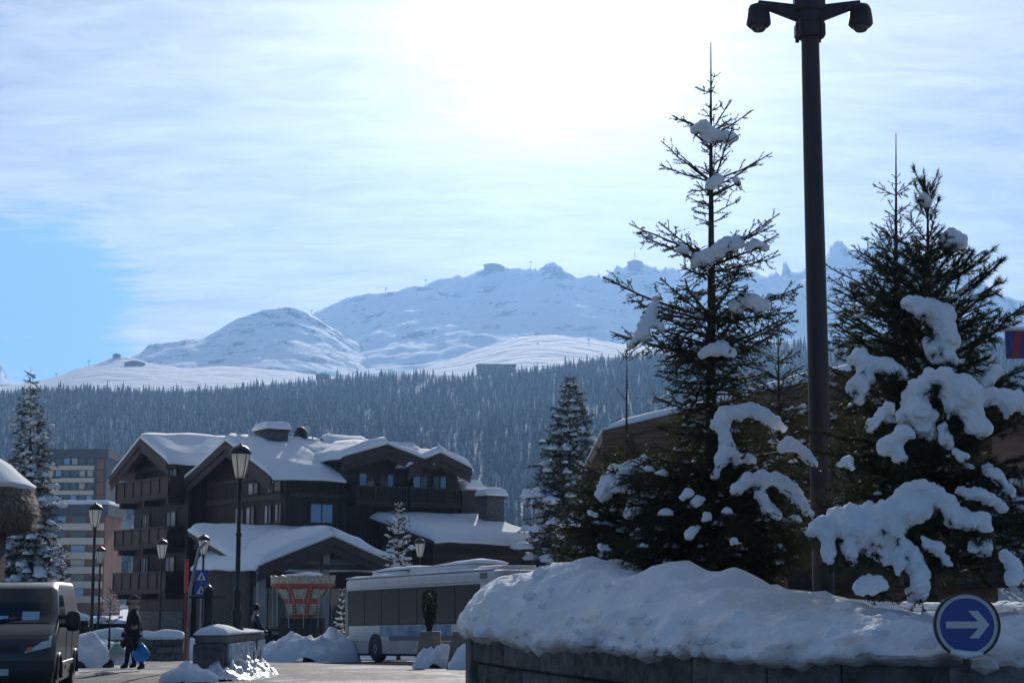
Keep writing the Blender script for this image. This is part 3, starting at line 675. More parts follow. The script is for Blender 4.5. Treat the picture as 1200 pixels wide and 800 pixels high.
def dens(pr, k):
    out = []
    for (a, b) in zip(pr[:-1], pr[1:]):
        for i in range(k): out.append((a[0] + (b[0] - a[0]) * i / k, a[1] + (b[1] - a[1]) * i / k))
    return out + [pr[-1]]
dp = dens(prof, 6)
for r_, z in dp:
    for k in range(n):
        a = 2 * math.pi * k / n; q = 1 + .022 * noise.noise(Vector((math.cos(a) * 9, math.sin(a) * 9, z * 6)))
        V.append((r_ * q * math.cos(a), r_ * q * math.sin(a), z + .03 * noise.noise(Vector((a * 9, z * 9, 1)))))
for i in range(len(dp) - 1):
    for k in range(n): F.append((i * n + k, i * n + (k + 1) % n, (i + 1) * n + (k + 1) % n, (i + 1) * n + k))
link('roof', np_mesh('roof', V, F), thatch(), hut, True)
sp = dens([(2.80, zbm + .93), (2.84, zbm + 1.02), (2.72, zbm + 1.12), (2.28, zbm + 1.50), (1.3, zbm + 2.04), (.05, zbm + 2.30)], 5); V, F = [], []
for r_, z in sp:
    for k in range(n):
        a = 2 * math.pi * k / n; q = 1 + .015 * noise.noise(Vector((math.cos(a) * 5, math.sin(a) * 5, z * 3)))
        V.append((r_ * q * math.cos(a), r_ * q * math.sin(a), z + .05 * noise.noise(Vector((math.cos(a) * 6, math.sin(a) * 6, z)))))
for i in range(len(sp) - 1):
    for k in range(n): F.append((i * n + k, i * n + (k + 1) % n, (i + 1) * n + (k + 1) % n, (i + 1) * n + k))
link('roof_snow', np_mesh('roof_snow', V, F), M['snow'], hut, True)
# straw ends sticking out of the thatch
rs = random.Random(5); V, F = [], []
for i in range(5200):
    a = rs.uniform(-math.pi, .6); t = rs.uniform(.6, 4.0); k = int(t); f = t - k
    r_ = prof[k][0] + (prof[k + 1][0] - prof[k][0]) * f; z = prof[k][1] + (prof[k + 1][1] - prof[k][1]) * f
    p = Vector((r_ * math.cos(a), r_ * math.sin(a), z)); d = Vector((math.cos(a) + rs.gauss(0, .35), math.sin(a) + rs.gauss(0, .35), rs.gauss(-.5, .4))).normalized() * rs.uniform(.06, .16)
    s = Vector((-math.sin(a), math.cos(a), 0)) * .02
    m = len(V); V += [p - s, p + s, p + d]; F.append((m, m + 1, m + 2))
st = link('straw', np_mesh('straw', V, F), M['straw'] if 'straw' in M else mat('pale_straw', (.42, .36, .30), .7, vary=.6, vscale=30), hut); st['kind'] = 'stuff'
# ------------------------------------------------------------------ vehicles
def wheel(parent, x, y, z, r, wdt, axis='x', hub='greymetal'):
    Mx = Matrix.Translation((x, y, z)) @ (Matrix.Rotation(R(90), 4, 'Y') if axis == 'x' else Matrix.Rotation(R(90), 4, 'X'))
    t = MB(Mx); t.lathe([(r * .62, -wdt / 2), (r * .93, -wdt / 2), (r, -wdt * .32), (r, wdt * .32), (r * .93, wdt / 2), (r * .62, wdt / 2)], 28); wo_ = t.build('wheel', M['rubber'], parent, True)
    h = MB(Mx); h.lathe([(r * .1, -wdt * .52), (r * .25, -wdt * .55), (r * .58, -wdt * .44), (r * .63, -wdt * .50), (r * .63, wdt * .50), (r * .58, wdt * .44), (r * .25, wdt * .55), (r * .1, wdt * .52)], 20); h.build('rim', M[hub], wo_, True)
    return wo_
M['vanpaint'] = mat('dusty_dark_grey_paint', (.038, .042, .054), .45, metal=.1, vary=.18, vscale=2.5, coat=.25)
M['plasticblack'] = mat('black_plastic', (.022, .022, .024), .55)
M['windscreen'] = mat('tinted_windscreen', (.010, .016, .024), .08, spec=.4)
M['lens'] = mat('headlamp_lens', (.55, .57, .6), .12, spec=.8)
M['amber'] = mat('amber_lens', (.75, .22, .05), .2)
M['paper'] = mat('blue_grey_paper', (.30, .45, .55), .7)
M['plate'] = mat('number_plate', (.6, .6, .58), .5)

YAW = R(8.4); corner = at(64, 700, 30.0); side = Vector((math.cos(YAW), math.sin(YAW), 0))
vroot = corner - side * .95; vroot.z = .02
van = thing('parked_van', 'dark grey panel van parked facing the camera beside the hut', 'van', vroot, YAW)
YF = [(.26, .05), (.5, 0), (.8, .02), (1.0, .13), (1.15, .38), (1.28, .74), (1.6, 1.06), (1.84, 1.34), (1.92, 1.55), (1.965, 1.95)]
def vf(z): return float(np.interp(z, [a for a, _ in YF], [b for _, b in YF]))
def vh(z): return .95 - .13 * max(0, (z - 1.05) / .9) ** 1.4 - .05 * max(0, (.5 - z) / .24)
def vr(z): return 4.80 - .10 * max(0, (z - 1.0)) ** 2
def front_y(x, z): return vf(z) + .20 * (abs(x) / vh(z)) ** 3.2
def ring(z, nx=17, ny=14):
    h = vh(z); pts = []
    for i in range(nx):
        x = -h + 2 * h * i / (nx - 1); pts.append((x, front_y(x, z), z))
    y0, y1 = front_y(h, z), vr(z)
    for i in range(1, ny): pts.append((h + .03 * math.sin(math.pi * i / ny) * 0, y0 + (y1 - y0) * i / ny, z))
    for i in range(nx):
        x = h - 2 * h * i / (nx - 1); pts.append((x, vr(z) - .06 * (abs(x) / h) ** 6 + .0, z))
    for i in range(1, ny): pts.append((-h, y1 + (y0 - y1) * i / ny, z))
    return pts
zs = [.26, .34, .42, .5, .6, .7, .8, .9, 1.0, 1.08, 1.15, 1.21, 1.28, 1.36, 1.44, 1.52, 1.6, 1.68, 1.76, 1.84, 1.89, 1.925, 1.95, 1.965]
b = MB(); V = []; F = []
rings = [ring(z) for z in zs]
for k, (z, rg) in enumerate(zip(zs, rings)):
    q = 1.0 if z < 1.9 else 1 - .05 * ((z - 1.9) / .065) ** 2 * 1.0
    V += [(x * q, y, zz) for x, y, zz in rg]
n = len(rings[0])
for k in range(len(zs) - 1):
    for i in range(n): F.append((k * n + i, k * n + (i + 1) % n, (k + 1) * n + (i + 1) % n, (k + 1) * n + i))
V += [(x * .93, y, 1.972) for x, y, _ in rings[-1]]; k = len(zs) - 1
for i in range(n): F.append((k * n + i, k * n + (i + 1) % n, (k + 1) * n + (i + 1) % n, (k + 1) * n + i))
F.append(tuple(range((k + 1) * n, (k + 2) * n)))
b.add(V, F); b.build('body', M['vanpaint'], van, True)
def patch(name, f, us, vs, material, parent, smooth=True):
    V = [f(u, v) for v in vs for u in us]; n = len(us); F = []
    for j in range(len(vs) - 1):
        for i in range(n - 1): F.append((j * n + i, j * n + i + 1, (j + 1) * n + i + 1, (j + 1) * n + i))
    m_ = MB(); m_.add(V, F); o = m_.build(name, material, parent, smooth, fix=False); return o
lin = lambda a, b_, n_: [a + (b_ - a) * i / (n_ - 1) for i in range(n_)]
ws = patch('windscreen', lambda u, z: (u * vh(z) * .88, front_y(u * vh(z) * .88, z) - .012, z + .012), lin(-1, 1, 15), lin(1.26, 1.83, 10), M['windscreen'], van)
for x0, x1, z0, z1 in ((-.1, .12, 1.30, 1.37), (.34, .62, 1.29, 1.44), (-.7, -.4, 1.30, 1.38)):
    patch('dashboard_paper', lambda u, z: (u, front_y(u, z) - .022, z + .014), lin(x0, x1, 5), lin(z0, z1, 4), M['paper'], ws)
for sg in (-1, 1):   # wipers
    m_ = MB(); m_.tube([(sg * .1 - .3, front_y(.2, 1.25) - .03, 1.25), (sg * .1 + .25, front_y(.2, 1.33) - .03, 1.34)], .012, 5); m_.build('wiper', M['plasticblack'], van)
patch('grille', lambda u, z: (u * .42, front_y(u * .42, z) - .010, z), lin(-1, 1, 9), lin(.80, .90, 4), M['plasticblack'], van)
patch('bumper', lambda u, z: (u * vh(z) * 1.005, front_y(u * vh(z) * .99, z) - .03 * math.sin(math.pi * (z - .25) / .42), z), lin(-1, 1, 17), lin(.25, .66, 8), M['plasticblack'], van)
patch('hood_seam', lambda u, z: (u * vh(z) * .97, front_y(u * vh(z) * .97, z) - .006, z), lin(-1, 1, 15), lin(1.055, 1.075, 2), M['plasticblack'], van)
patch('number_plate', lambda u, z: (u * .26, front_y(u * .26, z) - .042, z), lin(-1, 1, 5), lin(.42, .53, 3), M['plate'], van)
for sg in (-1, 1):
    hl = patch('headlight', lambda u, v: ((sg * (.50 + .40 * u)), front_y(.50 + .40 * u, .78 + .20 * v + .10 * u) - .012, .78 + .02 * u + .20 * v * (.6 + .4 * u)+ .08 * u), lin(0, 1, 9), lin(0, 1, 6), M['lens'], van)
    patch('indicator', lambda u, v: ((sg * (.52 + .09 * u)), front_y(.52 + .09 * u, .80 + .07 * v) - .02, .80 + .02 * u + .07 * v), lin(0, 1, 5), lin(0, 1, 4), M['amber'], hl)
    patch('side_window', lambda u, z: (sg * (vh(z) + .008), front_y(vh(z), z) + .12 + .05 + u * (2.05 - front_y(vh(z), z)), z), lin(0, 1, 6), lin(1.24, 1.74, 7), M['windscreen'], van)
    m_ = MB(); m_.lathe([(.02, -.17), (.10, -.15), (.125, -.05), (.125, .08), (.09, .16), (.02, .18)], 12, (sg * 1.17, 1.02, 1.29), 1.0, .6); mo_ = m_.build('mirror', M['plasticblack'], van, True)
    m_ = MB(); m_.tube([(sg * .9, 1.12, 1.22), (sg * 1.1, 1.04, 1.22)], .035, 6); m_.tube([(sg * .9, 1.12, 1.36), (sg * 1.1, 1.04, 1.36)], .035, 6); m_.build('bracket', M['plasticblack'], mo_)
    for y in (1.0, 3.95): wheel(van, sg * .82, y, .32, .33, .24)
    for y in (1.0, 3.95):
        m_ = MB(); pts = [(sg * .955, y + .41 * math.cos(a), .33 + .41 * math.sin(a)) for a in lin(0, math.pi, 13)]
        m_.tube(pts, .035, 6); m_.build('wheel_arch', M['plasticblack'], van, True)
    m_ = MB(); m_.box(sg * .955 - .02, sg * .955 + .02, 1.5, 3.45, .52, .60); m_.build('side_rail', M['vanpaint'], van, bevel=.01)
    for y in (2.25, 3.3):
        m_ = MB(); m_.box(sg * .95 - .008, sg * .95 + .008, y, y + .015, .45, 1.1); m_.build('door_seam', M['plasticblack'], van)
m_ = MB(); m_.box(-.8, .8, .3, 4.5, .2, .4); m_.build('underbody', M['plasticblack'], van)

# bus
M['buswhite'] = mat('bus_white', (.80, .76, .69), .35, vary=.10, vscale=1.5, coat=.3)
M['buscream'] = mat('bus_cream_skirt', (.66, .60, .54), .45, vary=.22, vscale=1.4)
M['busglass'] = mat('bus_glass', (.008, .009, .011), .14, spec=.16)
M['greenglass'] = mat('green_tinted_glass', (.03, .10, .075), .08, spec=.7)
M['buspod'] = mat('roof_fairing_grey', (.70, .68, .65), .45, vary=.12, vscale=2)
M['busblue'] = mat('bus_blue_graphic', (.05, .22, .42), .4, vary=.55, vscale=1.6, col2=(.40, .50, .58))
M['busgrey'] = mat('bus_grey_band', (.16, .16, .16), .5)
def rbox(x0, x1, y0, y1, z0, z1, r, seg=5):
    """box with rounded long edges along x and softened ends"""
    m_ = MB(); out = []
    for cx, cy, a0 in ((y1 - r, z1 - r, 0), (y0 + r, z1 - r, 90), (y0 + .02, z0 + .02, 180), (y1 - .02, z0 + .02, 270)):
        rr = r if a0 < 180 else .02
        for i in range(seg + 1):
            a = R(a0 + 90 * i / seg); out.append((cx + rr * math.cos(a), cy + rr * math.sin(a)))
    n = len(out); V = []; F = []; cy, cz = (y0 + y1) / 2, (z0 + z1) / 2
    st = [(x0, .80), (x0 + .05, .90), (x0 + .16, .975), (x0 + .40, 1), (x1 - .40, 1), (x1 - .16, .975), (x1 - .05, .90), (x1, .80)]
    for x, k in st: V += [(x, cy + (a - cy) * (k if True else 1), cz + (b_ - cz) * (1 - (1 - k) * .35)) for a, b_ in out]
    for j in range(len(st) - 1):
        for i in range(n): F.append((j * n + i, j * n + (i + 1) % n, (j + 1) * n + (i + 1) % n, (j + 1) * n + i))
    F.append(tuple(range(n))); F.append(tuple(range((len(st) - 1) * n, len(st) * n))); m_.add(V, F); return m_
def make_bus(loc, rz, tilt, L, label, city=True):
    t = thing('bus', label, 'bus', loc, rz); t.rotation_euler = (0, tilt, rz)
    rbox(0, L, 0, 2.5, .32, 2.72, .12).build('body', M['buswhite'], t, True)
    sk = MB(); sk.box(.45, L - .5, -.012, .02, .30, .78); sk.build('skirt', M['buscream'], t)
    # window band
    MB().box(.30, L - 1.25, -.014, .02, 1.30, 2.60).build('window_band', M['plasticblack'], t)
    n = 7; pw = (L - 1.6 - .35) / n
    for k in range(n): MB().box(.40 + k * pw + .03, .40 + (k + 1) * pw - .03, -.024, -.015, 1.34, 2.55).build('window', M['busglass'], t)
    MB().box(.12, .36, -.018, .03, .95, 2.55).build('door_glass', M['greenglass'], t)
    MB().box(L - 1.1, L - .45, -.016, .02, 1.7, 2.45).build('end_panel', M['buswhite'], t)
    MB().box(2.9, 8.0, -.020, .01, .92, 1.28).build('blue_graphic', M['busblue'], t)
    MB().box(3.6, 8.6, -.022, .01, .76, .92).build('grey_band', M['busgrey'], t)
    MB().box(L - 1.5, L - 1.24, -.03, .0, 1.95, 2.25).build('pictogram_panel', M['sign_blue'], t)
    for x in (2.55, 8.55):
        m_ = MB(); pts = [(x + .52 * math.cos(a), .5 + .52 * math.sin(a)) for a in lin(0, math.pi, 15)] + [(x - .52, .30), (x + .52, .30)]
        m_.prism(pts, 'y', -.026, .3); m_.build('wheel_arch', M['plasticblack'], t)
        wheel(t, x, .12, .47, .47, .28, axis='y')
        wheel(t, x, 2.36, .47, .47, .28, axis='y')
    # roof fairing with soft snow
    rbox(.02, L - .1, -.035, 2.535, 2.66, 3.02, .16).build('roof_fairing', M['buspod'], t, True)
    m_ = MB(); m_.box(L - 1.2, L - .75, -.05, -.03, 2.76, 2.95); m_.build('vent', M['busgrey'], t)
    for x0, x1, z in ((1.2, 4.0, 3.24), (4.1, L - 2.6, 3.30), (L - 2.4, L - .8, 3.2)):
        po = rbox(x0, x1, .45, 2.05, 3.0, z, .1).build('roof_pod', M['buspod'], t, True)
    snow_slab('roof_snow', (.1, .02, 3.02), (L - .6, .02, 3.02), (L - .6, 2.4, 3.03), (.1, 2.4, 3.03), .10, t, 30, 8, False, 4, lump=.05)
    snow_slab('roof_snow', (1.3, .5, 3.25), (L - 2.7, .5, 3.31), (L - 2.7, 2.0, 3.31), (1.3, 2.0, 3.25), .13, t, 24, 8, False, 14, lump=.06)
    # near end face
    MB().box(L - .002, L + .016, .22, 2.28, 1.15, 2.5).build('windscreen', M['busglass'], t)
    for y in (.25, 2.0): MB().box(L - .01, L + .02, y, y + .3, .62, .80).build('lamp', M['lens'], t)
    for y in (-.22, 2.62):
        m_ = MB(); m_.lathe([(.02, -.2), (.09, -.17), (.11, 0), (.09, .17), (.02, .2)], 10, (L + .15, y, 2.2), .7, 1.0); m_.build('mirror', M['plasticblack'], t, True)
    MB().box(.4, L - .4, .1, 2.4, .22, .34).build('underbody', M['plasticblack'], t)
    return t
bl = at(404, 700, 68.0)
make_bus((bl.x, bl.y, gz(68) + .02), math.atan2(-.85, .53), -R(1.1), 11.2, 'white city bus with dark window band and blue wave beside the carousel')
b2 = at(560, 700, 83.0)
make_bus((b2.x, b2.y, gz(80) + .02), math.atan2(-.62, .78), 0, 11.6, 'grey roofed bus mostly hidden behind the white city bus')

# ------------------------------------------------------------------ street furniture
def lampglass():
    m = bpy.data.materials.new('frosted_lantern_glass'); m.use_nodes = True; t = m.node_tree; t.nodes.clear()
    d = t.nodes.new('ShaderNodeBsdfPrincipled'); d.inputs['Base Color'].default_value = (.75, .74, .70, 1); d.inputs['Roughness'].default_value = .25
    tr = t.nodes.new('ShaderNodeBsdfTranslucent'); tr.inputs[0].default_value = (.85, .83, .78, 1)
    mx_ = t.nodes.new('ShaderNodeMixShader'); mx_.inputs[0].default_value = .62; o = t.nodes.new('ShaderNodeOutputMaterial')
    t.links.new(d.outputs[0], mx_.inputs[1]); t.links.new(tr.outputs[0], mx_.inputs[2]); t.links.new(mx_.outputs[0], o.inputs[0]); return m
M['lampglass'] = lampglass()
LAMPS = 'tulip lantern street lamps'
def street_lamp(x, ytop, d, zbase, label):
    top = at(x, ytop, d); H = top.z - zbase
    t = thing('street_lamp', label, 'street lamp', (top.x, d, zbase), 0, LAMPS)
    zl = H - .80
    p = MB(); p.lathe([(.17, 0), (.17, .10), (.12, .16), (.11, .42), (.14, .46), (.085, .55), (.075, .9), (.105, .94), (.06, 1.0), (.055, zl * .62), (.08, zl * .62 + .04), (.05, zl * .62 + .1), (.045, zl - .12), (.08, zl - .08), (.05, zl - .04), (.11, zl)], 14)
    p.build('post', M['black'], t, True)
    prof = [(.105, zl + .004), (.135, zl + .12), (.175, zl + .30), (.205, zl + .46), (.215, zl + .56)]
    g = MB(); g.lathe(prof, 18); g.build('glass', M['lampglass'], t, True)
    for k in range(6):
        a = 2 * math.pi * k / 6 + .3; r_ = MB(); r_.tube([(1.03 * r * math.cos(a), 1.03 * r * math.sin(a), z) for r, z in prof], .012, 5); r_.build('rib', M['black'], t)
    c = MB(); c.lathe([(.25, zl + .562), (.255, zl + .60), (.23, zl + .66), (.16, zl + .73), (.05, zl + .77), (.03, zl + .80), (.005, zl + .83)], 18); c.build('cap', M['black'], t, True)
    return t
street_lamp(282, 520, 42.0, .92, 'tall street lamp standing on the icy stone fountain trough')
street_lamp(112, 589, 60.0, gz(60), 'street lamp with pale lantern right of the van, in front of striped block')
street_lamp(118, 640, 86.0, gz(86), 'small far street lamp just behind the pale lantern lamp near the van')
street_lamp(190, 631, 74.0, gz(74), 'street lamp in front of the chalet lowest balcony above the walkers')
street_lamp(239, 626, 73.0, gz(73), 'street lamp at the red snow pole beside porch roof corner')
street_lamp(492, 630, 77.0, gz(77), 'street lamp whose lantern shows just above the white bus roof')
street_lamp(651, 606, 86.0, gz(86), 'street lamp in front of the dense snowy spruce right of the bus')

# fountain trough
def stone_block(name, p, mat_, parent, bev=.03): return MB().hexa(p).build(name, mat_, parent, bevel=bev)
DF = 38.6; f0 = at(225, 790, DF); f1 = at(261, 790, DF)
ft = thing('stone_fountain', 'stone fountain trough hung with ice under the tall street lamp', 'fountain', (f0.x, DF, 0))
TF = Matrix.Translation((-f0.x, -DF, 0)); XA, XB = f0.x, f1.x
def fb(x0, x1, y0, y1, z0, z1, sk=0.0):
    # sk: sideways shift per metre of depth (the trough runs back to the right)
    return [(x + sk * (y - DF) - f0.x, y - DF, z) for z in (z0, z1) for x, y in ((x0, y0), (x1, y0), (x1, y1), (x0, y1))]
SK = .055
stone_block('block', fb(XA, XB, DF, DF + .7, 0, .76, SK), M['stone'], ft)
stone_block('block', fb(XA + .05, XB, DF + 3.3, DF + 4.1, 0, .70, SK), M['stone2'], ft)
stone_block('basin', fb(XA + .02, XB + .06, DF + .05, DF + 4.15, .765, .92, SK), M['stone2'], ft)
stone_block('basin_side', fb(XB - .12, XB + .03, DF + .72, DF + 3.28, .50, .762, SK), M['stone2'], ft)
stone_block('trough_base', fb(XA + .15, XB - .15, DF + .72, DF + 3.28, 0, .55, SK), M['stone'], ft)
snow_slab('snow_cap', (XA + SK * 0 - f0.x, .06, .925), (XB + .06 - f0.x, .06, .925), (XB + .06 + SK * 4.1 - f0.x, 4.1, .925), (XA + SK * 4.1 - f0.x, 4.1, .925), .15, ft, 12, 26, False, 5, material=M['snow'], lump=.10)
rs = random.Random(11); ic = MB()
for i in range(70):
    y = rs.uniform(.3, 4.1); x = XB + SK * y - f0.x + rs.uniform(.0, .10); ln = rs.uniform(.15, .6); z = rs.choice((.76, .55, .75))
    ic.tube([(x, y, z), (x + rs.uniform(-.02, .02), y, z - ln * .5), (x + rs.uniform(-.03, .05), y + rs.uniform(-.04, .04), z - ln)], [rs.uniform(.025, .06), .04, .008], 6)
io = ic.build('icicles', M['ice'], ft, True); io['kind'] = 'stuff'
def mound_mesh(rx, ry, h, seed, n=40, lump=.25, freq=1.6, power=.8):
    V, F = [], []
    for j in range(n + 1):
        for i in range(n + 1):
            u, v = 2 * i / n - 1, 2 * j / n - 1; r = math.sqrt(u * u + v * v)
            edge = 1 + .22 * noise.noise(Vector((math.atan2(v, u) * 1.2, seed, 0)))
            k = max(0, 1 - (r / edge) ** 2) ** power
            x, y = u * rx, v * ry
            w = max(.45, 1 + .75 * lump * fract((x * freq + seed, y * freq, seed), 4))
            V.append((x, y, h * k * w - .03))
    for j in range(n):
        for i in range(n): a = j * (n + 1) + i; F.append((a, a + 1, a + n + 2, a + n + 1))
    return np_mesh('snow', V, F)
def mound(x, y, d, rx, ry, h, seed, label, m='snow', lump=.3, freq=1.6, n=40, power=.65, zb=None):
    p = at(x, y, d); o = link('snow_heap', mound_mesh(rx, ry, h, seed, n, lump, freq, power), M[m], None, True)
    o.location = (p.x, d, (gz(d) if zb is None else zb) + .02); tag(o, label, 'snow heap', 'snow heaps along the street'); return o
mound(222, 790, 37.6, .62, .5, .36, 1.2, 'rounded snow lump at the foot of the red snow pole', lump=.5, freq=2.5)
mound(272, 790, 40.2, .95, 2.6, .36, 3.3, 'lumpy icy snow piled against the fountain trough', 'ice', lump=.9, freq=4.0, n=70)
mound(352, 760, 66.5, 1.9, 1.4, .95, 5.1, 'snow bank in front of the carousel, left of the bus', lump=.4, n=60)
mound(392, 760, 67.5, 1.1, 1.3, 1.05, 6.6, 'taller snow bank between the carousel and the bus', lump=.4, n=50)
mound(320, 760, 69.5, 1.3, 1.2, .65, 8.6, 'low snow bank beside the person in the blue jacket', lump=.4)
mound(515, 780, 49.0, .75, .6, .58, 9.4, 'snow heap between the two concrete buttresses by the bus', lump=.6, freq=3)
mound(548, 780, 46.5, .5, .5, .52, 2.4, 'snow heap at the stone planter wall corner', lump=.6, freq=3)
mound(101, 750, 50.0, .7, 1.0, .85, 12.4, 'tall snow heap between the van and the walkers', lump=.35, freq=1.8)
mound(120, 750, 58.0, 1.3, 1.0, .7, 14.4, 'snow heap at the foot of the pale lantern street lamp', lump=.5)
mound(205, 745, 72.0, 2.2, 1.2, .9, 16.1, 'snow ridge along the chalet front behind the red pole', lump=.5)

# spout column on the fountain
p = at(243, 745, 39.3); sc_ = thing('fountain_spout', 'dark fountain column with crossbar standing on the trough front', 'fountain', (p.x, 39.3, .93))
m_ = MB(); m_.lathe([(.20, 0), (.20, .08), (.14, .16), (.10, .3), (.09, .85), (.13, .9), (.10, 1.0), (.02, 1.08)], 12); m_.build('column', M['black'], sc_, True)
m_ = MB(); m_.tube([(-.42, 0, .82), (.42, 0, .82)], .03, 7); m_.build('crossbar', M['black'], sc_)

# red snow pole
p = at(217, 792, 38.0); rp_ = thing('snow_pole', 'tall thin red snow marker pole beside the fountain', 'pole', (p.x, 38.0, 0))
pt = at(219, 655, 38.0); pm_ = at(218, 694, 38.0)
m_ = MB(); m_.tube([(0, 0, 0), (pm_.x - p.x, 0, pm_.z)], .022, 8); m_.build('shaft', M['red'], rp_)
m_ = MB(); m_.tube([(pm_.x - p.x, 0, pm_.z + .002), (pt.x - p.x, 0, pt.z)], .042, 10); m_.build('reflector', M['brightred'], rp_)
# grey slanted pole
p0, p1, p2 = at(219, 775, 44), at(223, 690, 44), at(237, 634, 44); gp = thing('bent_pole', 'slim grey pole bent over to the right behind the red pole', 'pole', (p0.x, 44, gz(44)))
m_ = MB(); m_.tube([(0, 0, 0), (p1.x - p0.x, 0, p1.z - gz(44)), (p2.x - p0.x - .08, 0, p2.z - gz(44) - .2), (p2.x - p0.x + .1, 0, p2.z - gz(44))], [.045, .045, .04, .035], 8); m_.build('shaft', M['greymetal'], gp, True)
m_ = MB(); m_.lathe([(.07, 0), (.07, .04), (.05, .3)], 10); m_.build('foot', M['greymetal'], gp)
# stacked blue crossing signs
p = at(234, 760, 60); sg_ = thing('road_sign', 'pair of stacked blue square signs with white triangles behind fountain', 'road sign', (p.x, 60, gz(60)))
m_ = MB(); m_.tube([(0, .04, 0), (0, .04, 3.1)], .03, 8); m_.build('post', M['greymetal'], sg_)
for y0, y1 in ((667, 682), (683, 698)):
    za, zb_ = at(234, y1, 60).z - gz(60), at(234, y0, 60).z - gz(60)
    m_ = MB(); m_.box(-.22, .22, -.01, .01, za, zb_ - .01); pl = m_.build('plate', M['sign_blue'], sg_, bevel=.004)
    h = zb_ - za
    m_ = MB(); m_.prism([(-.15, za + h * .18), (.15, za + h * .18), (0, za + h * .84)], 'y', -.018, -.0105); m_.build('triangle', M['sign_white'], pl)
    m_ = MB(); m_.prism([(-.04, za + h * .24), (.05, za + h * .24), (.015, za + h * .6), (-.01, za + h * .6)], 'y', -.024, -.0185); m_.build('figure', M['black'], pl)

# concrete buttresses and clipped shrub in front of the bus
DB = 50.0
for i, (xa, xb, xc, xd, lab) in enumerate(((487, 518, 493, 516, 'tapered tan concrete buttress under the dark clipped shrub'), (524, 551, 531, 552, 'tapered tan concrete buttress next to the planter wall'))):
    d = DB - i * 2.0; c0 = at((xa + xb) / 2, 740, d); t = thing('concrete_block', lab, 'concrete block', (c0.x, d, gz(d)), 0, 'concrete buttresses by the bus')
    w0, w1 = (xb - xa) / ppm(d) / 2, (xd - xc) / ppm(d) / 2; h = at(500, 739, d).z - gz(d)
    sh = ((xc + xd) - (xa + xb)) / 2 / ppm(d)
    MB().hexa([(-w0, -.35, 0), (w0, -.35, 0), (w0, .35, 0), (-w0, .35, 0), (-w1 + sh, -.25, h), (w1 + sh, -.25, h), (w1 + sh, .25, h), (-w1 + sh, .25, h)]).build('buttress', M['concrete'], t, bevel=.025)
    if i == 0: MB().box(w1, w1 + .7, -.08, .08, h * .55, h * .72).build('crossrail', M['concrete'], t, bevel=.01)
def leaf_shell(prof, n, size, seed, z0=0.0):
    """many small leaf triangles through the skin of a lathe profile"""
    r_ = random.Random(seed); V, F = [], []
    zs_ = [z for _, z in prof]
    for i in range(n):
        z = r_.uniform(zs_[0], zs_[-1]); r = float(np.interp(z, zs_, [q for q, _ in prof])) * r_.uniform(.72, 1.04); a = r_.uniform(0, 6.283)
        p = Vector((r * math.cos(a), r * math.sin(a), z0 + z)); d = Vector((r_.gauss(0, 1), r_.gauss(0, 1), r_.gauss(.2, 1))).normalized(); e = d.orthogonal().normalized()
        e = (Matrix.Rotation(r_.uniform(0, 6.28), 3, d) @ e) * size * .35; d *= size * r_.uniform(.7, 1.3)
        m = len(V); V += [p - e, p + e, p + d]; F.append((m, m + 1, m + 2))
    return np_mesh('foliage', V, F)
c0 = at(503, 735, 50.0); zt = at(503, 690, 50).z; zb0 = at(503, 739, 50).z
sh_ = thing('clipped_shrub', 'dark clipped shrub shaped like an upturned cone on the buttress', 'shrub', (c0.x, 50.0, zb0))
hh = zt - zb0; pf = [(.05, 0), (.09, hh * .12), (.16, hh * .35), (.22, hh * .65), (.20, hh * .9), (.08, hh)]
MB().lathe([(.05, -.02), (.07, hh * .2), (.1, hh * .5), (.02, hh * .8)], 10).build('stem', M['bark'], sh_, True)
link('crown', leaf_shell(pf, 2600, .05, 4), M['farneedle'], sh_)

# low wall and hedges that close the chalet forecourt
def forecourt_wall(xa, xb, d, h, label):
    a, b = at(xa, 745, d), at(xb, 745, d); L = b.x - a.x; t = thing('low_wall', label, 'wall', ((a.x + b.x) / 2, d, gz(d))); t['kind'] = 'thing'
    MB().box(-L / 2, L / 2, .06, .5, 0, h - .02).build('core', M['stone'], t)
    n = int(L / .85); r_ = random.Random(int(xa))
    for row in range(3):
        x = -L / 2
        while x < L / 2 - .2:
            w_ = min(r_.uniform(.5, 1.0), L / 2 - x); MB().box(x + .012, x + w_ - .012, r_.uniform(-.02, .02), .3, row * h / 3 + .01, (row + 1) * h / 3 - .015).build('stone', r_.choice([M['stone'], M['stone2']]), t, bevel=.02); x += w_
    snow_slab('snow_cap', (-L / 2 - .03, -.06, h), (L / 2 + .03, -.06, h), (L / 2 + .03, .55, h), (-L / 2 - .03, .55, h), .34, t, 40, 6, False, xa, material=M['snow'], lump=.2)
forecourt_wall(84, 150, 66.0, .8, 'low snow capped stone wall behind the walkers')
forecourt_wall(160, 214, 70.0, .85, 'low snow capped stone wall left of the red snow pole')
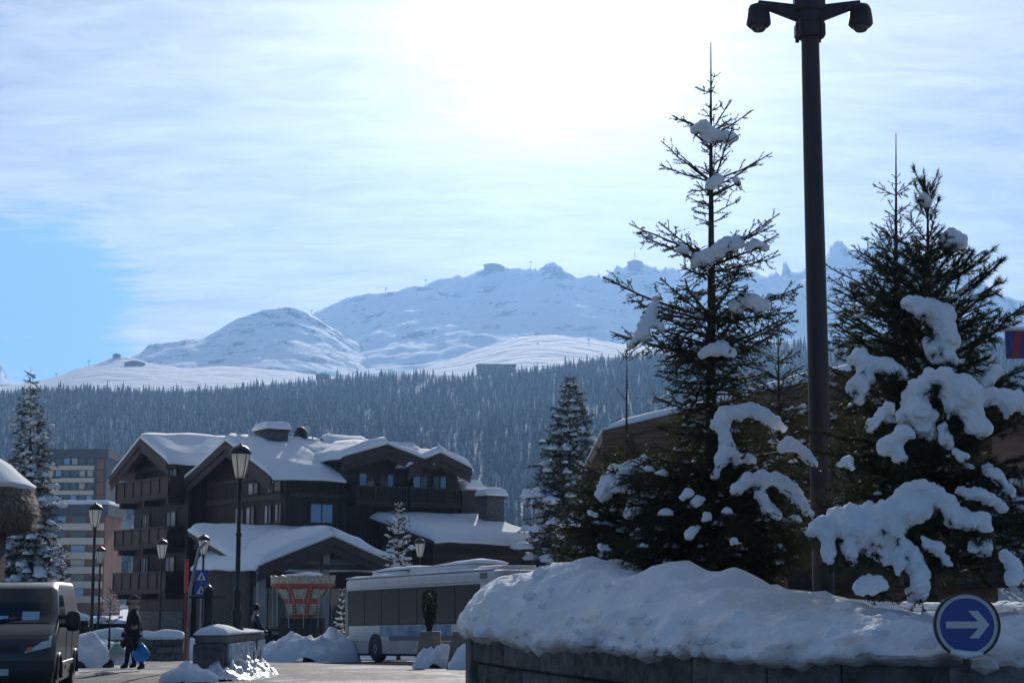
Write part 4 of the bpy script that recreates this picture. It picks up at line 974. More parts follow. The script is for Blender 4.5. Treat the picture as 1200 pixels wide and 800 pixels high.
def hedge(xa, xb, ytop, d, label, seed):
    a, b = at(xa, ytop, d), at(xb, ytop, d); L = b.x - a.x; h = a.z - gz(d); t = thing('hedge', label, 'hedge', ((a.x + b.x) / 2, d, gz(d))); r_ = random.Random(seed); V, F = [], []
    for i in range(7000):
        x = r_.uniform(-L / 2, L / 2); hh_ = h * (.82 + .25 * noise.noise(Vector((x * .9, seed, 0)))); p = Vector((x, r_.uniform(-.6, .6), r_.uniform(0, hh_) ** 1.0)); dv = Vector((r_.gauss(0, 1), r_.gauss(0, 1), r_.gauss(.3, 1))).normalized(); e = dv.orthogonal().normalized() * .04; m = len(V)
        V += [p - e, p + e, p + dv * r_.uniform(.10, .22)]; F.append((m, m + 1, m + 2))
    o = link('foliage', np_mesh('foliage', V, F), M['farneedle'], t); o['kind'] = 'stuff'
    MB().box(-L / 2 + .1, L / 2 - .1, -.35, .35, 0, h * .7).build('heart', M['bark'], t)
    snow_slab('snow_cap', (-L / 2, -.6, h * .78), (L / 2, -.6, h * .78), (L / 2, .6, h * .78), (-L / 2, .6, h * .78), .3, t, 40, 8, False, seed, material=M['treesnow'], lump=.3)
hedge(48, 104, 716, 82.0, 'dark snow topped hedge at the foot of the striped block', 3)
hedge(108, 150, 722, 90.0, 'dark hedge under the chalet lowest balcony', 6)

# carousel
M['gold'] = mat('worn_gold_scrollwork', (.66, .55, .36), .5, vary=.55, vscale=9, bump=.8, bscale=16)
M['carred'] = mat('fairground_red', (.50, .085, .05), .45, vary=.25, vscale=6)
M['carpaint'] = mat('painted_scene', (.60, .56, .42), .5, col2=(.16, .30, .26), vscale=5)
M['bulb'] = mat('white_bulb', (.85, .84, .8), .3)
DK = 78.0; kp = at(354, 740, DK); car = thing('carousel', 'small red and gold carousel with scrollwork crown on the square', 'carousel', (kp.x, DK, gz(DK)))
zK = gz(DK); zc = at(354, 700, DK)
def kz(y): return at(354, y, DK).z - zK
sc = 1 / ppm(DK)
MB().lathe([(1.0, 0), (1.02, kz(722) - .05)], 8).build('plinth', M['wood'], car)
MB().lathe([(.72, kz(737)), (.78, kz(725)), (.70, kz(723))], 8).build('base', M['gold'], car)
# funnel of painted panels
lev = [(.62, kz(723)), (.70, kz(712)), (.78, kz(704)), (.98, kz(696)), (1.30, kz(687))]
fn = MB(); fn.lathe(lev, 8); fn.build('funnel', M['carred'], car)
for k in range(8):
    a0, a1 = 2 * math.pi * (k + .5) / 8, 2 * math.pi * (k + 1.5) / 8
    for (r0, z0), (r1, z1) in ((lev[0], lev[2]), (lev[2], lev[4])):
        def pt_(a, r, z, o): 
            return Vector((r * math.cos(a) * o, r * math.sin(a) * o, z))
        q = [pt_(a0, r0, z0, 1.02), pt_(a1, r0, z0, 1.02), pt_(a1, r1, z1, 1.02), pt_(a0, r1, z1, 1.02)]; c = sum(q, Vector()) / 4
        q = [c + (x - c) * .66 for x in q]; nrm = Vector((c.x, c.y, 0)).normalized()
        MB().hexa([x for x in q] + [x + nrm * .02 for x in q]).build('panel', M['gold'], car)
        q2 = [c + (x - c) * .72 + nrm * .022 for x in q]
        MB().hexa([x for x in q2] + [x + nrm * .012 for x in q2]).build('painting', M['carpaint'], car)
    b = MB()
    for r, z in [(lev[0][0] + (lev[-1][0] - lev[0][0]) * 0, 0)]: pass
    for i in range(12):
        f = i / 11 * 4; j = min(3, int(f)); f -= j
        r = (lev[j][0] + (lev[j + 1][0] - lev[j][0]) * f) * 1.02; z = lev[j][1] + (lev[j + 1][1] - lev[j][1]) * f
        b.lathe([(.004, -.025), (.025, 0), (.004, .025)], 6, (r * math.cos(a0), r * math.sin(a0), z))
    bo = b.build('bulb_row', M['bulb'], car); bo['kind'] = 'stuff'
zt_ = kz(687)
MB().lathe([(1.32, zt_ + .004), (1.40, zt_ + .06), (1.40, zt_ + .12)], 24).build('rim', M['carred'], car)
for k in range(16):
    a0, a1 = 2 * math.pi * k / 16, 2 * math.pi * (k + 1) / 16
    q = []
    for i in range(9):
        f = i / 8; a = a0 + (a1 - a0) * f; q.append((a, kz(681) + .10 * math.sin(math.pi * f) + .05 * abs(math.sin(3 * math.pi * f))))
    V = []
    for a, z in q: V += [(1.36 * math.cos(a), 1.36 * math.sin(a), zt_ + .124), (1.40 * math.cos(a), 1.40 * math.sin(a), z + .12), (1.32 * math.cos(a), 1.32 * math.sin(a), z + .12)]
    F = []
    for i in range(8):
        b_ = i * 3; F += [(b_, b_ + 3, b_ + 4, b_ + 1), (b_ + 1, b_ + 4, b_ + 5, b_ + 2), (b_ + 2, b_ + 5, b_ + 3, b_)]
    m_ = MB(); m_.add(V, F); m_.build('crown_panel', M['gold'], car)
m_ = MB(); m_.lathe([(1.30, kz(682)), (.6, kz(674)), (.02, kz(671))], 20); m_.build('canopy', M['carred'], car, True)
snow_slab('canopy_snow', (-.8, -.9, kz(676)), (.8, -.9, kz(676)), (.8, .7, kz(674)), (-.8, .7, kz(674)), .14, car, 12, 10, False, 3, material=M['snow'])
for k in range(12):
    a = 2 * math.pi * (k + .3) / 12
    m_ = MB(); m_.tube([(1.24 * math.cos(a), 1.24 * math.sin(a), kz(735)), (1.28 * math.cos(a), 1.28 * math.sin(a), zt_)], .018, 6); m_.build('hanging_rod', M['greymetal'], car)

# ------------------------------------------------------------------ people
def skin(name, pts, edges, radii, mat_, parent, sub=1):
    me = bpy.data.meshes.new(name); me.from_pydata([tuple(p) for p in pts], edges, [])
    o = bpy.data.objects.new(name, me); COL.objects.link(o)
    o.modifiers.new('s', 'SKIN'); sv = me.skin_vertices[0].data
    for i, r in enumerate(radii): sv[i].radius = (r, r) if not hasattr(r, '__len__') else r
    sv[0].use_root = True
    sb = o.modifiers.new('d', 'SUBSURF'); sb.levels = sub; sb.render_levels = sub
    dg = bpy.context.evaluated_depsgraph_get(); ev = o.evaluated_get(dg)
    out = bpy.data.meshes.new_from_object(ev, depsgraph=dg); bpy.data.objects.remove(o); out.name = name
    out.materials.clear()
    return link(name, out, mat_, parent, True)
M['coat'] = mat('dark_navy_coat', (.016, .017, .024), .8, vary=.35, vscale=12, bump=.3, bscale=25)
M['trousers'] = mat('black_trousers', (.014, .014, .017), .85, vary=.3, vscale=14)
M['boots'] = mat('black_boots', (.018, .016, .015), .55)
M['skin'] = mat('skin', (.45, .28, .20), .55)
M['hat'] = mat('knitted_hat', (.10, .085, .05), .9, vary=.4, vscale=30, bump=.5, bscale=60)
M['fur'] = mat('pale_fur_collar', (.48, .42, .34), .95, vary=.3, vscale=40, bump=.6, bscale=70)
M['hair'] = mat('dark_hair', (.03, .02, .015), .7)
M['bluecoat'] = mat('dark_blue_jacket', (.022, .035, .07), .7, vary=.3, vscale=10)
M['whitebag'] = mat('pale_carrier_bag', (.50, .58, .50), .5, vary=.3, vscale=8, bump=.4, bscale=14)
M['bluebag'] = mat('bright_blue_carrier_bag', (.02, .25, .72), .45, vary=.3, vscale=8, bump=.4, bscale=14)
def hand(parent, w, dirv, curl, mat_):
    """palm and five curled fingers"""
    w = Vector(w); d = Vector(dirv).normalized(); s = d.orthogonal().normalized(); c = d.cross(s)
    m_ = MB(); m_.tube([w, w + d * .05, w + d * .09], [.026, .036, .03], 8)
    for k in range(4):
        b = w + d * .085 + s * (.024 - .016 * k); L = (.065, .075, .07, .055)[k]
        m_.tube([b, b + d * L * .5, b + d * L * .75 + c * curl * L * .5, b + d * L * .6 + c * curl * L * .95], [.009, .009, .008, .006], 6)
    b = w + d * .035 + s * .03; m_.tube([b, b + s * .025 + d * .03, b + s * .02 + d * .055 + c * curl * .02], [.011, .010, .007], 6)
    return m_.build('glove', mat_, parent, True)
def person(loc, rz, label, J, coat, hat='hat', collar=None, coat_len=.72, hood=False):
    """J: joints in body space, -X = walking direction, y across, z up"""
    t = thing('person', label, 'person', loc, rz)
    P = ['pel', 'waist', 'chest', 'neck', 'head', 'crown', 'sL', 'eL', 'wL', 'hL', 'sR', 'eR', 'wR', 'hR', 'tL', 'kL', 'aL', 'fL', 'tR', 'kR', 'aR', 'fR']
    ix = {k: i for i, k in enumerate(P)}; pts = [J[k] for k in P]
    E = [('pel', 'waist'), ('waist', 'chest'), ('chest', 'neck'), ('neck', 'head'), ('head', 'crown'), ('chest', 'sL'), ('sL', 'eL'), ('eL', 'wL'), ('wL', 'hL'), ('chest', 'sR'), ('sR', 'eR'), ('eR', 'wR'), ('wR', 'hR'),
         ('pel', 'tL'), ('tL', 'kL'), ('kL', 'aL'), ('aL', 'fL'), ('pel', 'tR'), ('tR', 'kR'), ('kR', 'aR'), ('aR', 'fR')]
    rad = [.12, .12, .13, .055, .088, .07, .06, .045, .034, .026, .06, .045, .034, .026, .085, .06, .042, .035, .085, .06, .042, .035]
    skin('body', pts, [(ix[a], ix[b]) for a, b in E], rad, M['skin'], t, 1)
    # face: nose, ears
    hd = Vector(J['head']); m_ = MB(); m_.tube([hd + Vector((-.085, 0, .02)), hd + Vector((-.112, 0, -.015))], [.010, .016], 6); m_.build('nose', M['skin'], t, True)
    for sg in (-1, 1):
        m_ = MB(); m_.lathe([(.004, -.03), (.02, -.015), (.022, .015), (.004, .03)], 8, hd + Vector((0, sg * .092, 0)), 1, .4); m_.build('ear', M['skin'], t, True)
        m_ = MB(); m_.lathe([(.002, -.010), (.010, 0), (.002, .010)], 8, hd + Vector((-.083, sg * .034, .025))); m_.build('eye', M['black'], t, True)
    m_ = MB(); m_.box(hd.x - .092, hd.x - .082, -.025, .025, hd.z - .055, hd.z - .047); m_.build('mouth', M['red'], t)
    # coat
    hem = Vector(J['pel']) - Vector((0, 0, .13 if coat_len > .6 else .06))
    cp = [J['pel'], J['waist'], J['chest'], Vector(J['neck']) - Vector((0, 0, .03)), J['sL'], J['eL'], J['wL'], J['sR'], J['eR'], J['wR'], hem]
    skin('coat', cp, [(0, 1), (1, 2), (2, 3), (2, 4), (4, 5), (5, 6), (2, 7), (7, 8), (8, 9), (0, 10)], [(.15, .17), (.145, .16), (.155, .165), .08, .085, .066, .05, .085, .066, .05, (.155, .175)], coat, t, 1)
    skin('trousers', [J['pel'], J['tL'], J['kL'], J['aL'], J['tR'], J['kR'], J['aR']], [(0, 1), (1, 2), (2, 3), (0, 4), (4, 5), (5, 6)], [.13, .105, .075, .06, .105, .075, .06], M['trousers'], t, 1)
    for s_ in 'LR':
        a, f = Vector(J['a' + s_]), Vector(J['f' + s_]); heel = a + (a - f) * .28
        skin('boot', [a + Vector((0, 0, .08)), a - Vector((0, 0, .03)), f, heel - Vector((0, 0, .045))], [(0, 1), (1, 2), (1, 3)], [.062, .06, .042, .045], M['boots'], t, 1)
        w_, h_ = Vector(J['w' + s_]), Vector(J['h' + s_]); hand(t, w_, h_ - w_, .8, M['boots'])
    if hat:
        m_ = MB(); m_.lathe([(.112, -.02), (.125, .02), (.12, .07), (.095, .12), (.05, .15), (.005, .16)], 14, hd + Vector((.012, 0, .02))); ho = m_.build('hat', M[hat], t, True)
        m_ = MB(); m_.lathe([(.118, -.03), (.134, -.01), (.132, .03), (.118, .045)], 14, hd + Vector((.012, 0, .02))); m_.build('brim', M[collar or hat], ho, True)
    else:
        m_ = MB(); m_.lathe([(.09, -.06), (.115, 0), (.112, .06), (.08, .11), (.01, .13)], 12, hd + Vector((.02, 0, .02))); m_.build('hair', M['hair'], t, True)
    if collar:
        m_ = MB(); m_.lathe([(.09, -.05), (.125, -.02), (.125, .02), (.09, .045)], 14, Vector(J['neck']) + Vector((.01, 0, .0))); m_.build('collar', M[collar], t, True)
    return t
JW = dict(pel=(.03, 0, .93), waist=(.04, 0, 1.10), chest=(.03, 0, 1.32), neck=(.02, 0, 1.49), head=(.0, 0, 1.63), crown=(.01, 0, 1.72),
          sL=(.03, -.19, 1.40), eL=(-.06, -.27, 1.14), wL=(-.20, -.28, .93), hL=(-.24, -.28, .86), sR=(.04, .19, 1.40), eR=(.16, .27, 1.15), wR=(.22, .27, .92), hR=(.22, .27, .84),
          tL=(.02, -.10, .88), kL=(-.30, -.10, .53), aL=(-.54, -.10, .15), fL=(-.69, -.10, .12), tR=(.03, .10, .88), kR=(.10, .10, .48), aR=(.27, .10, .12), fR=(.13, .10, .05))
p = at(154, 784, 43.7)
person((p.x, 43.7, gz(43.7) + .022), R(14), 'person in dark coat and pale fur collar walking with carrier bags', JW, M['coat'], 'hat', 'fur')
def bag(hx, d, hz, w, h, m_, lab, seed):
    t = thing('carrier_bag', lab, 'carrier bag', (hx, d, hz - .22 - h))
    me = bpy.data.meshes.new('pouch'); bm = bmesh.new(); bmesh.ops.create_uvsphere(bm, u_segments=18, v_segments=14, radius=1)
    for v in bm.verts:
        k = 1 - .55 * max(0, v.co.z) ** 1.5; nz = 1 + .16 * noise.noise(v.co * 2.2 + Vector((seed, 0, 0)))
        v.co = Vector((v.co.x * w / 2 * k * nz, v.co.y * w * .32 * k * nz, h / 2 + v.co.z * h / 2 * nz))
    bm.to_mesh(me); bm.free(); link('pouch', me, m_, t, True)
    for sg in (-1, 1): q = MB(); q.tube([(sg * w * .2, 0, h * .93), (sg * .03, 0, h + .18), (0, 0, h + .22)], .012, 5); q.build('handle', m_, t)
pb = at(137, 745, 43.3); bag(pb.x, 43.35, .90, .40, .44, M['whitebag'], 'pale greenish carrier bag in the leading hand of the walker', 1)
pb = at(165, 745, 43.8); bag(pb.x, 43.85, .88, .42, .46, M['bluebag'], 'bright blue carrier bag hanging at the walker back side', 5)
JW2 = dict(JW); JW2.update(kL=(-.02, -.10, .50), aL=(-.06, -.10, .11), fL=(-.21, -.10, .05), kR=(.08, .10, .50), aR=(.14, .10, .12), fR=(.0, .10, .06), eL=(-.02, -.26, 1.14), wL=(-.1, -.25, .92), hL=(-.12, -.25, .85))
p = at(151, 774, 46.6)
person((p.x, 46.6, gz(46.6) + .022), R(8), 'second walker in dark coat hidden behind the first, legs showing', JW2, M['coat'], 'hat')
JS = dict(JW2); JS.update(eR=(-.05, .27, 1.14), wR=(-.2, .26, 1.0), hR=(-.27, .25, .98), eL=(-.05, -.27, 1.14), wL=(-.15, -.26, .93), hL=(-.18, -.26, .86))
p = at(299, 770, 52.0)
person((p.x, 52.0, gz(52) + .022), R(200), 'person in dark blue jacket standing behind the fountain lamp', JS, M['bluecoat'], None, None, .4)
# ------------------------------------------------------------------ raised stone planter with its snow bank
def catmull(P, per=14, closed=True):
    out = []; n = len(P)
    for i in range(n):
        p0, p1, p2, p3 = P[(i - 1) % n], P[i], P[(i + 1) % n], P[(i + 2) % n]
        for k in range(per):
            t = k / per
            out.append(.5 * ((2 * p1) + (p2 - p0) * t + (2 * p0 - 5 * p1 + 4 * p2 - p3) * t * t + (3 * p1 - p0 - 3 * p2 + p3) * t ** 3))
    return out
front = [(552, 18.9, 1.27), (576, 18.0, 1.26), (640, 17.0, 1.22), (705, 16.0, 1.19), (768, 15.0, 1.175), (860, 14.1, 1.19), (1040, 13.2, 1.16), (1200, 13.0, 1.15), (1400, 13.4, 1.15)]
ctrl = [Vector(((x - 600) / FPX * d, d, z)) for x, d, z in front] + [Vector(p) for p in ((7.6, 15.5, 1.15), (8.7, 19, 1.15), (7.6, 23.5, 1.2), (3.4, 25.5, 1.25), (.6, 23.8, 1.28), (-.45, 20.8, 1.28))]
fine = catmull(ctrl); L_ = [0.0]
for a, b in zip(fine, fine[1:] + fine[:1]): L_.append(L_[-1] + (Vector((b.x, b.y, 0)) - Vector((a.x, a.y, 0))).length)
TOT = L_[-1]; fx = [p.x for p in fine] + [fine[0].x]; fy = [p.y for p in fine] + [fine[0].y]; fz = [p.z for p in fine] + [fine[0].z]
def peri(s):
    s %= TOT; return Vector((np.interp(s, L_, fx), np.interp(s, L_, fy), np.interp(s, L_, fz)))
def inw(s):
    a, b = peri(s - .05), peri(s + .05); t = Vector((b.x - a.x, b.y - a.y, 0)).normalized(); return Vector((-t.y, t.x, 0))
CEN = Vector((3.9, 19.3, 0))
if inw(2).dot(CEN - peri(2)) < 0:
    _i = inw
    def inw(s): return -_i(s)
pl0 = peri(0); planter = thing('stone_planter', 'raised roundabout planter walled with dark granite blocks', 'planter', (CEN.x, CEN.y, 0))
TP = Matrix.Translation((-CEN.x, -CEN.y, 0))
rs = random.Random(3)
SFRONT = L_[14 * 9]
def stone(s0, s1, zt0, zt1, h0, h1, inset, depth, m_, bev=.016):
    def q(s, o, z): p = peri(s) + inw(s) * o; return (p.x, p.y, z)
    j = lambda a=.008: rs.uniform(-a, a)
    o0, o1 = inset + j(), inset + j()
    P = [q(s0, o0, zt0 - h0), q(s1, o1, zt1 - h1), q(s1, o1 + depth, zt1 - h1), q(s0, o0 + depth, zt0 - h0), q(s0, o0 + j(), zt0), q(s1, o1 + j(), zt1), q(s1, o1 + depth, zt1), q(s0, o0 + depth, zt0)]
    b = MB(TP); b.hexa(P); return b.build('stone', m_, planter, bevel=bev)
for s0, s1, off, hh in ((.0, .24, -.03, 1.27),):
    stone(s0, s1, peri(s0).z + .0, peri(s1).z, hh, hh, off, .32, M['stone2'])
crs = [(0.0, .245, .0), (.262, .25, .05), (.528, .26, .045), (.80, .30, .055)]
for ci, (dz, h, ins) in enumerate(crs):
    s = .262 + (0 if ci % 2 == 0 else .0)
    first = True
    while s < SFRONT:
        w_ = rs.uniform(.62, 1.15) * (.6 if first and ci % 2 else 1); first = False
        s1 = min(s + w_, SFRONT + .3)
        if abs(peri((s + s1) / 2).x / peri((s + s1) / 2).y - (1150 - 600) / FPX) < .02 and ci == 0: pass
        z0, z1 = peri(s).z - dz, peri(s1 - .014).z - dz
        hb0 = min(h, z0 + .05); hb1 = min(h, z1 + .05)
        stone(s, s1 - .014, z0, z1, hb0, hb1, ins, .30, rs.choice([M['stone'], M['stone'], M['stone2']])); s = s1
# core wall behind the stones, closing the far sides
V, F = [], []; NN = 160
for i in range(NN):
    s = TOT * i / NN; p = peri(s); k = inw(s); a, b = p + k * (.14 if s < SFRONT else .02), p + k * .4
    V += [(a.x - CEN.x, a.y - CEN.y, -.05), (a.x - CEN.x, a.y - CEN.y, p.z - .02), (b.x - CEN.x, b.y - CEN.y, p.z - .02), (b.x - CEN.x, b.y - CEN.y, -.05)]
for i in range(NN):
    a, b = i * 4, ((i + 1) % NN) * 4
    for k in range(3): F.append((a + k, b + k, b + k + 1, a + k + 1))
link('core_wall', np_mesh('core_wall', V, F), M['stone'], planter)
# block under the sign
ss = min((abs(peri(s).x / peri(s).y - (1150 - 600) / FPX) + (9 if peri(s).y > 15 else 0), s) for s in np.linspace(0, SFRONT, 900))[1]
stone(ss - .27, ss + .27, 1.17, 1.17, 1.17, 1.17, -.10, .25, M['stone2'], .02)

def bank_mat():
    m = bpy.data.materials.new('ploughed_snow'); m.use_nodes = True; t = m.node_tree; b = t.nodes['Principled BSDF']; b.inputs['Roughness'].default_value = .9; b.inputs['Specular IOR Level'].default_value = .08
    g = t.nodes.new('ShaderNodeNewGeometry'); n = t.nodes.new('ShaderNodeTexNoise'); n.inputs['Scale'].default_value = 2.3; n.inputs['Detail'].default_value = 7; n.inputs['Roughness'].default_value = .6
    mp_ = t.nodes.new('ShaderNodeMapping'); mp_.inputs['Scale'].default_value = (1, 1, 2.6); t.links.new(g.outputs['Position'], mp_.inputs[0]); t.links.new(mp_.outputs[0], n.inputs['Vector'])
    s = t.nodes.new('ShaderNodeSeparateXYZ'); t.links.new(g.outputs['Position'], s.inputs[0])
    r0 = t.nodes.new('ShaderNodeMapRange'); t.links.new(s.outputs['Z'], r0.inputs[0]); r0.inputs[1].default_value = 1.18; r0.inputs[2].default_value = 1.62; r0.inputs[3].default_value = .17; r0.inputs[4].default_value = -.12
    a = t.nodes.new('ShaderNodeMath'); a.operation = 'ADD'; t.links.new(n.outputs['Fac'], a.inputs[0]); t.links.new(r0.outputs[0], a.inputs[1])
    r = t.nodes.new('ShaderNodeMapRange'); t.links.new(a.outputs[0], r.inputs[0]); r.inputs[1].default_value = .50; r.inputs[2].default_value = .74; r.inputs[4].default_value = .6
    mx_ = t.nodes.new('ShaderNodeMix'); mx_.data_type = 'RGBA'; t.links.new(r.outputs[0], mx_.inputs['Factor']); mx_.inputs['A'].default_value = (.84, .87, .91, 1); mx_.inputs['B'].default_value = (.36, .30, .27, 1)
    t.links.new(mx_.outputs['Result'], b.inputs['Base Color'])
    n2 = t.nodes.new('ShaderNodeTexNoise'); n2.inputs['Scale'].default_value = 17; n2.inputs['Detail'].default_value = 6; t.links.new(g.outputs['Position'], n2.inputs['Vector'])
    bp = t.nodes.new('ShaderNodeBump'); bp.inputs['Strength'].default_value = .55; bp.inputs['Distance'].default_value = .05; t.links.new(n2.outputs['Fac'], bp.inputs['Height']); t.links.new(bp.outputs[0], b.inputs['Normal']); return m
prof = [(.25, -.22), (-.03, -.05), (-.075, .0), (-.085, .06), (-.06, .15), (-.01, .24), (.05, .34), (.12, .44), (.20, .53), (.30, .61), (.42, .67), (.55, .71), (.70, .735), (.86, .75), (1.05, .755), (1.3, .74), (1.6, .70), (1.95, .64)]
pf = []
for (a, b) in zip(prof[:-1], prof[1:]):
    for k in range(3): pf.append((a[0] + (b[0] - a[0]) * k / 3, a[1] + (b[1] - a[1]) * k / 3))
pf.append(prof[-1]); NS = 560
pxk = [(500, .88), (600, .90), (700, .84), (750, .68), (800, .50), (860, .44), (1000, .44), (1200, .46), (1500, .6)]
bumps = [(at(872, 680, 16.2), .13, .26), (at(728, 690, 18.6), .14, .30), (at(1000, 690, 14.6), .08, .3), (at(700, 700, 18.0), .12, .5), (at(795, 700, 16.6), .10, .3)]
V, F = [], []
for i in range(NS):
    s = TOT * i / NS; p = peri(s); k = inw(s); px = 600 + FPX * p.x / p.y; hm = interp(pxk, px) if p.y < 20.5 else .5
    low = .03 + .11 * noise.noise(Vector((s * .8, 4, 0))) + .05 * noise.noise(Vector((s * 2.3, 1, 0))) + .045 * noise.noise(Vector((s * 7, 2, 0))) + .02 * noise.noise(Vector((s * 19, 2, 0)))
    for j, (o, h) in enumerate(pf):
        q = p + k * o; z = p.z + h * hm + (0 if j == 0 else low if h < .05 else low * max(0, 1 - h * 3))
        f = min(1, max(0, h * 5))
        d = fract((q.x * 1.3, q.y * 1.3, z * 2.2), 5) * .085 * f + (1 - abs(noise.noise(Vector((q.x * 2.6, q.y * 2.6, z * 6.5))))) ** 3 * .05 * f - .02 + noise.noise(Vector((q.x * 6, q.y * 6, z * 9))) * .02 * f + abs(noise.noise(Vector((q.x * 15, q.y * 15, z * 18)))) * .010
        out = -k * (d * .8 * max(0, 1 - h)) + Vector((0, 0, d * (.5 + h * .7)))
        e = sum(hh * math.exp(-((q.x - c.x) ** 2 + (q.y - c.y) ** 2) / w_ ** 2) for c, hh, w_ in bumps)
        q = q + out; V.append((q.x, q.y, z + out.z + e * f))
    for f_ in (.8, .6, .4, .2, .02):
        q = p + k * 1.95; q2 = CEN + (q - CEN) * f_; z = p.z + .66 * hm
        e = sum(hh * math.exp(-((q2.x - c.x) ** 2 + (q2.y - c.y) ** 2) / w_ ** 2) for c, hh, w_ in bumps)
        V.append((q2.x, q2.y, (z * f_ + 1.62 * (1 - f_)) + .05 * noise.noise(Vector((q2.x, q2.y, 0))) + e))
nr = len(pf) + 5
for i in range(NS):
    a, b = i * nr, ((i + 1) % NS) * nr
    for k in range(nr - 1): F.append((a + k, b + k, b + k + 1, a + k + 1))
bank = link('snow_bank', np_mesh('snow_bank', V, F), bank_mat(), None, True)
cl = MB(); bm_ = bmesh.new(); bmesh.ops.create_icosphere(bm_, subdivisions=1, radius=1); iv = [v.co.copy() for v in bm_.verts]; ifc = [tuple(v.index for v in f.verts) for f in bm_.faces]; bm_.free()
rc_ = random.Random(8)
for q_ in range(220):
    i_ = rc_.randrange(int(NS * .62)); j_ = min(len(pf) - 1, int(abs(rc_.gauss(0, 13))) + 6); p_ = Vector(V[i_ * nr + j_]); sz = min(.09, .012 + rc_.expovariate(45)); o_ = Vector((rc_.uniform(0, 50), 0, 0))
    cl.add([p_ + Vector((v.x * 1.2, v.y, v.z * .8)) * sz * (1 + .5 * noise.noise(v * 1.4 + o_)) for v in iv], ifc)
co_ = cl.build('snow_clods', bank.data.materials[0], bank, False, fix=False); co_['kind'] = 'stuff'
tag(bank, 'thick lumpy snow bank heaped on the stone planter', 'snow bank')

# blue arrow sign
DS = 12.72; sp_ = at(1133, 732, DS); sign = thing('road_sign', 'round blue road sign with white arrow pointing right, in the snow', 'road sign', (sp_.x, DS, sp_.z - .30), R(-3))
rad = 37.0 / ppm(DS)
def disc(r0, r1, y0, y1, n=56):
    m_ = MB(); V = []; F = []
    for k in range(n):
        a = 2 * math.pi * k / n
        for r in (r0, r1):
            for y in (y0, y1): V.append((r * math.cos(a), y, .30 + r * math.sin(a)))
    for k in range(n):
        a, b = k * 4, ((k + 1) % n) * 4
        F += [(a, b, b + 2, a + 2), (a + 1, a + 3, b + 3, b + 1), (a + 2, b + 2, b + 3, a + 3), (a, a + 1, b + 1, b)]
    m_.add(V, F); return m_
disc(.002, rad * .84, -.006, .006).build('plate', M['sign_blue'], sign)
disc(rad * .842, rad * .955, -.008, .008).build('border', M['sign_white'], sign)
disc(rad * .957, rad * 1.03, -.02, .03).build('rim', M['black'], sign)
u = 1 / ppm(DS); ar = [(-24, -3.6), (13, -3.6), (2, -15), (13, -15), (25.5, 0.5), (13, 16.5), (1.5, 16.5), (13, 4.2), (-24, 4.2)]
m_ = MB(); m_.prism([(a * u, .30 + b * u) for a, b in ar], 'y', -.010, -.0065); m_.build('arrow', M['sign_white'], sign)
m_ = MB(); m_.tube([(0, .06, -.03), (0, .06, .30)], .025, 8); m_.build('post', M['black'], sign)
m_ = MB(); m_.tube([(-rad * .55, -.02, .30 - rad * .80), (-.02, -.028, .30 - rad * .92), (rad * .45, -.02, .30 - rad * .88)], [.02, .03, .015], 8); m_.build('snow_lump', M['treesnow'], sign, True)

# tall mast with two dome cameras
DM = 20.0; mp0 = at(958, 400, DM); mast = thing('camera_mast', 'tall dark steel mast carrying two dome cameras above the trees', 'mast', (mp0.x, DM, 1.2))
zM = lambda y: at(958, y, DM).z - 1.2
um = 1 / ppm(DM)
m_ = MB(); m_.lathe([(.125, 0), (.118, zM(400)), (.105, zM(40)), (.105, zM(-60))], 10); m_.build('pole', M['mast'], mast, True)
m_ = MB(); m_.lathe([(.15, zM(45)), (.185, zM(43)), (.185, zM(30)), (.165, zM(28)), (.165, zM(16)), (.19, zM(14)), (.19, zM(-4)), (.12, zM(-6))], 8); m_.build('collar', M['mast'], mast)
for k in range(4):
    a = R(45 + 90 * k); m_ = MB(); m_.box(.18 * math.cos(a) - .02, .18 * math.cos(a) + .02, .18 * math.sin(a) - .02, .18 * math.sin(a) + .02, zM(46), zM(26)); m_.build('bolt_lug', M['mast'], mast)
for sg in (-1, 1):
    m_ = MB(); x1 = sg * 62 * um
    m_.hexa([(sg * .12, -.05, zM(26)), (x1, -.035, zM(8)), (x1, .035, zM(8)), (sg * .12, .05, zM(26)), (sg * .12, -.05, zM(7)), (x1, -.035, zM(1)), (x1, .035, zM(1)), (sg * .12, .05, zM(7))]); m_.build('arm', M['mast'], mast, bevel=.01)
    m_ = MB(); m_.lathe([(.05, zM(5)), (.10, zM(7)), (.125, zM(12)), (.14, zM(24)), (.142, zM(29)), (.115, zM(32))], 14, (x1, 0, 0)); co_ = m_.build('dome_camera', M['mast'], mast, True)
    m_ = MB(); m_.lathe([(.10, zM(31)), (.09, zM(34)), (.06, zM(37)), (.01, zM(38))], 14, (x1, 0, 0)); m_.build('dome', M['domegrey'], co_, True)
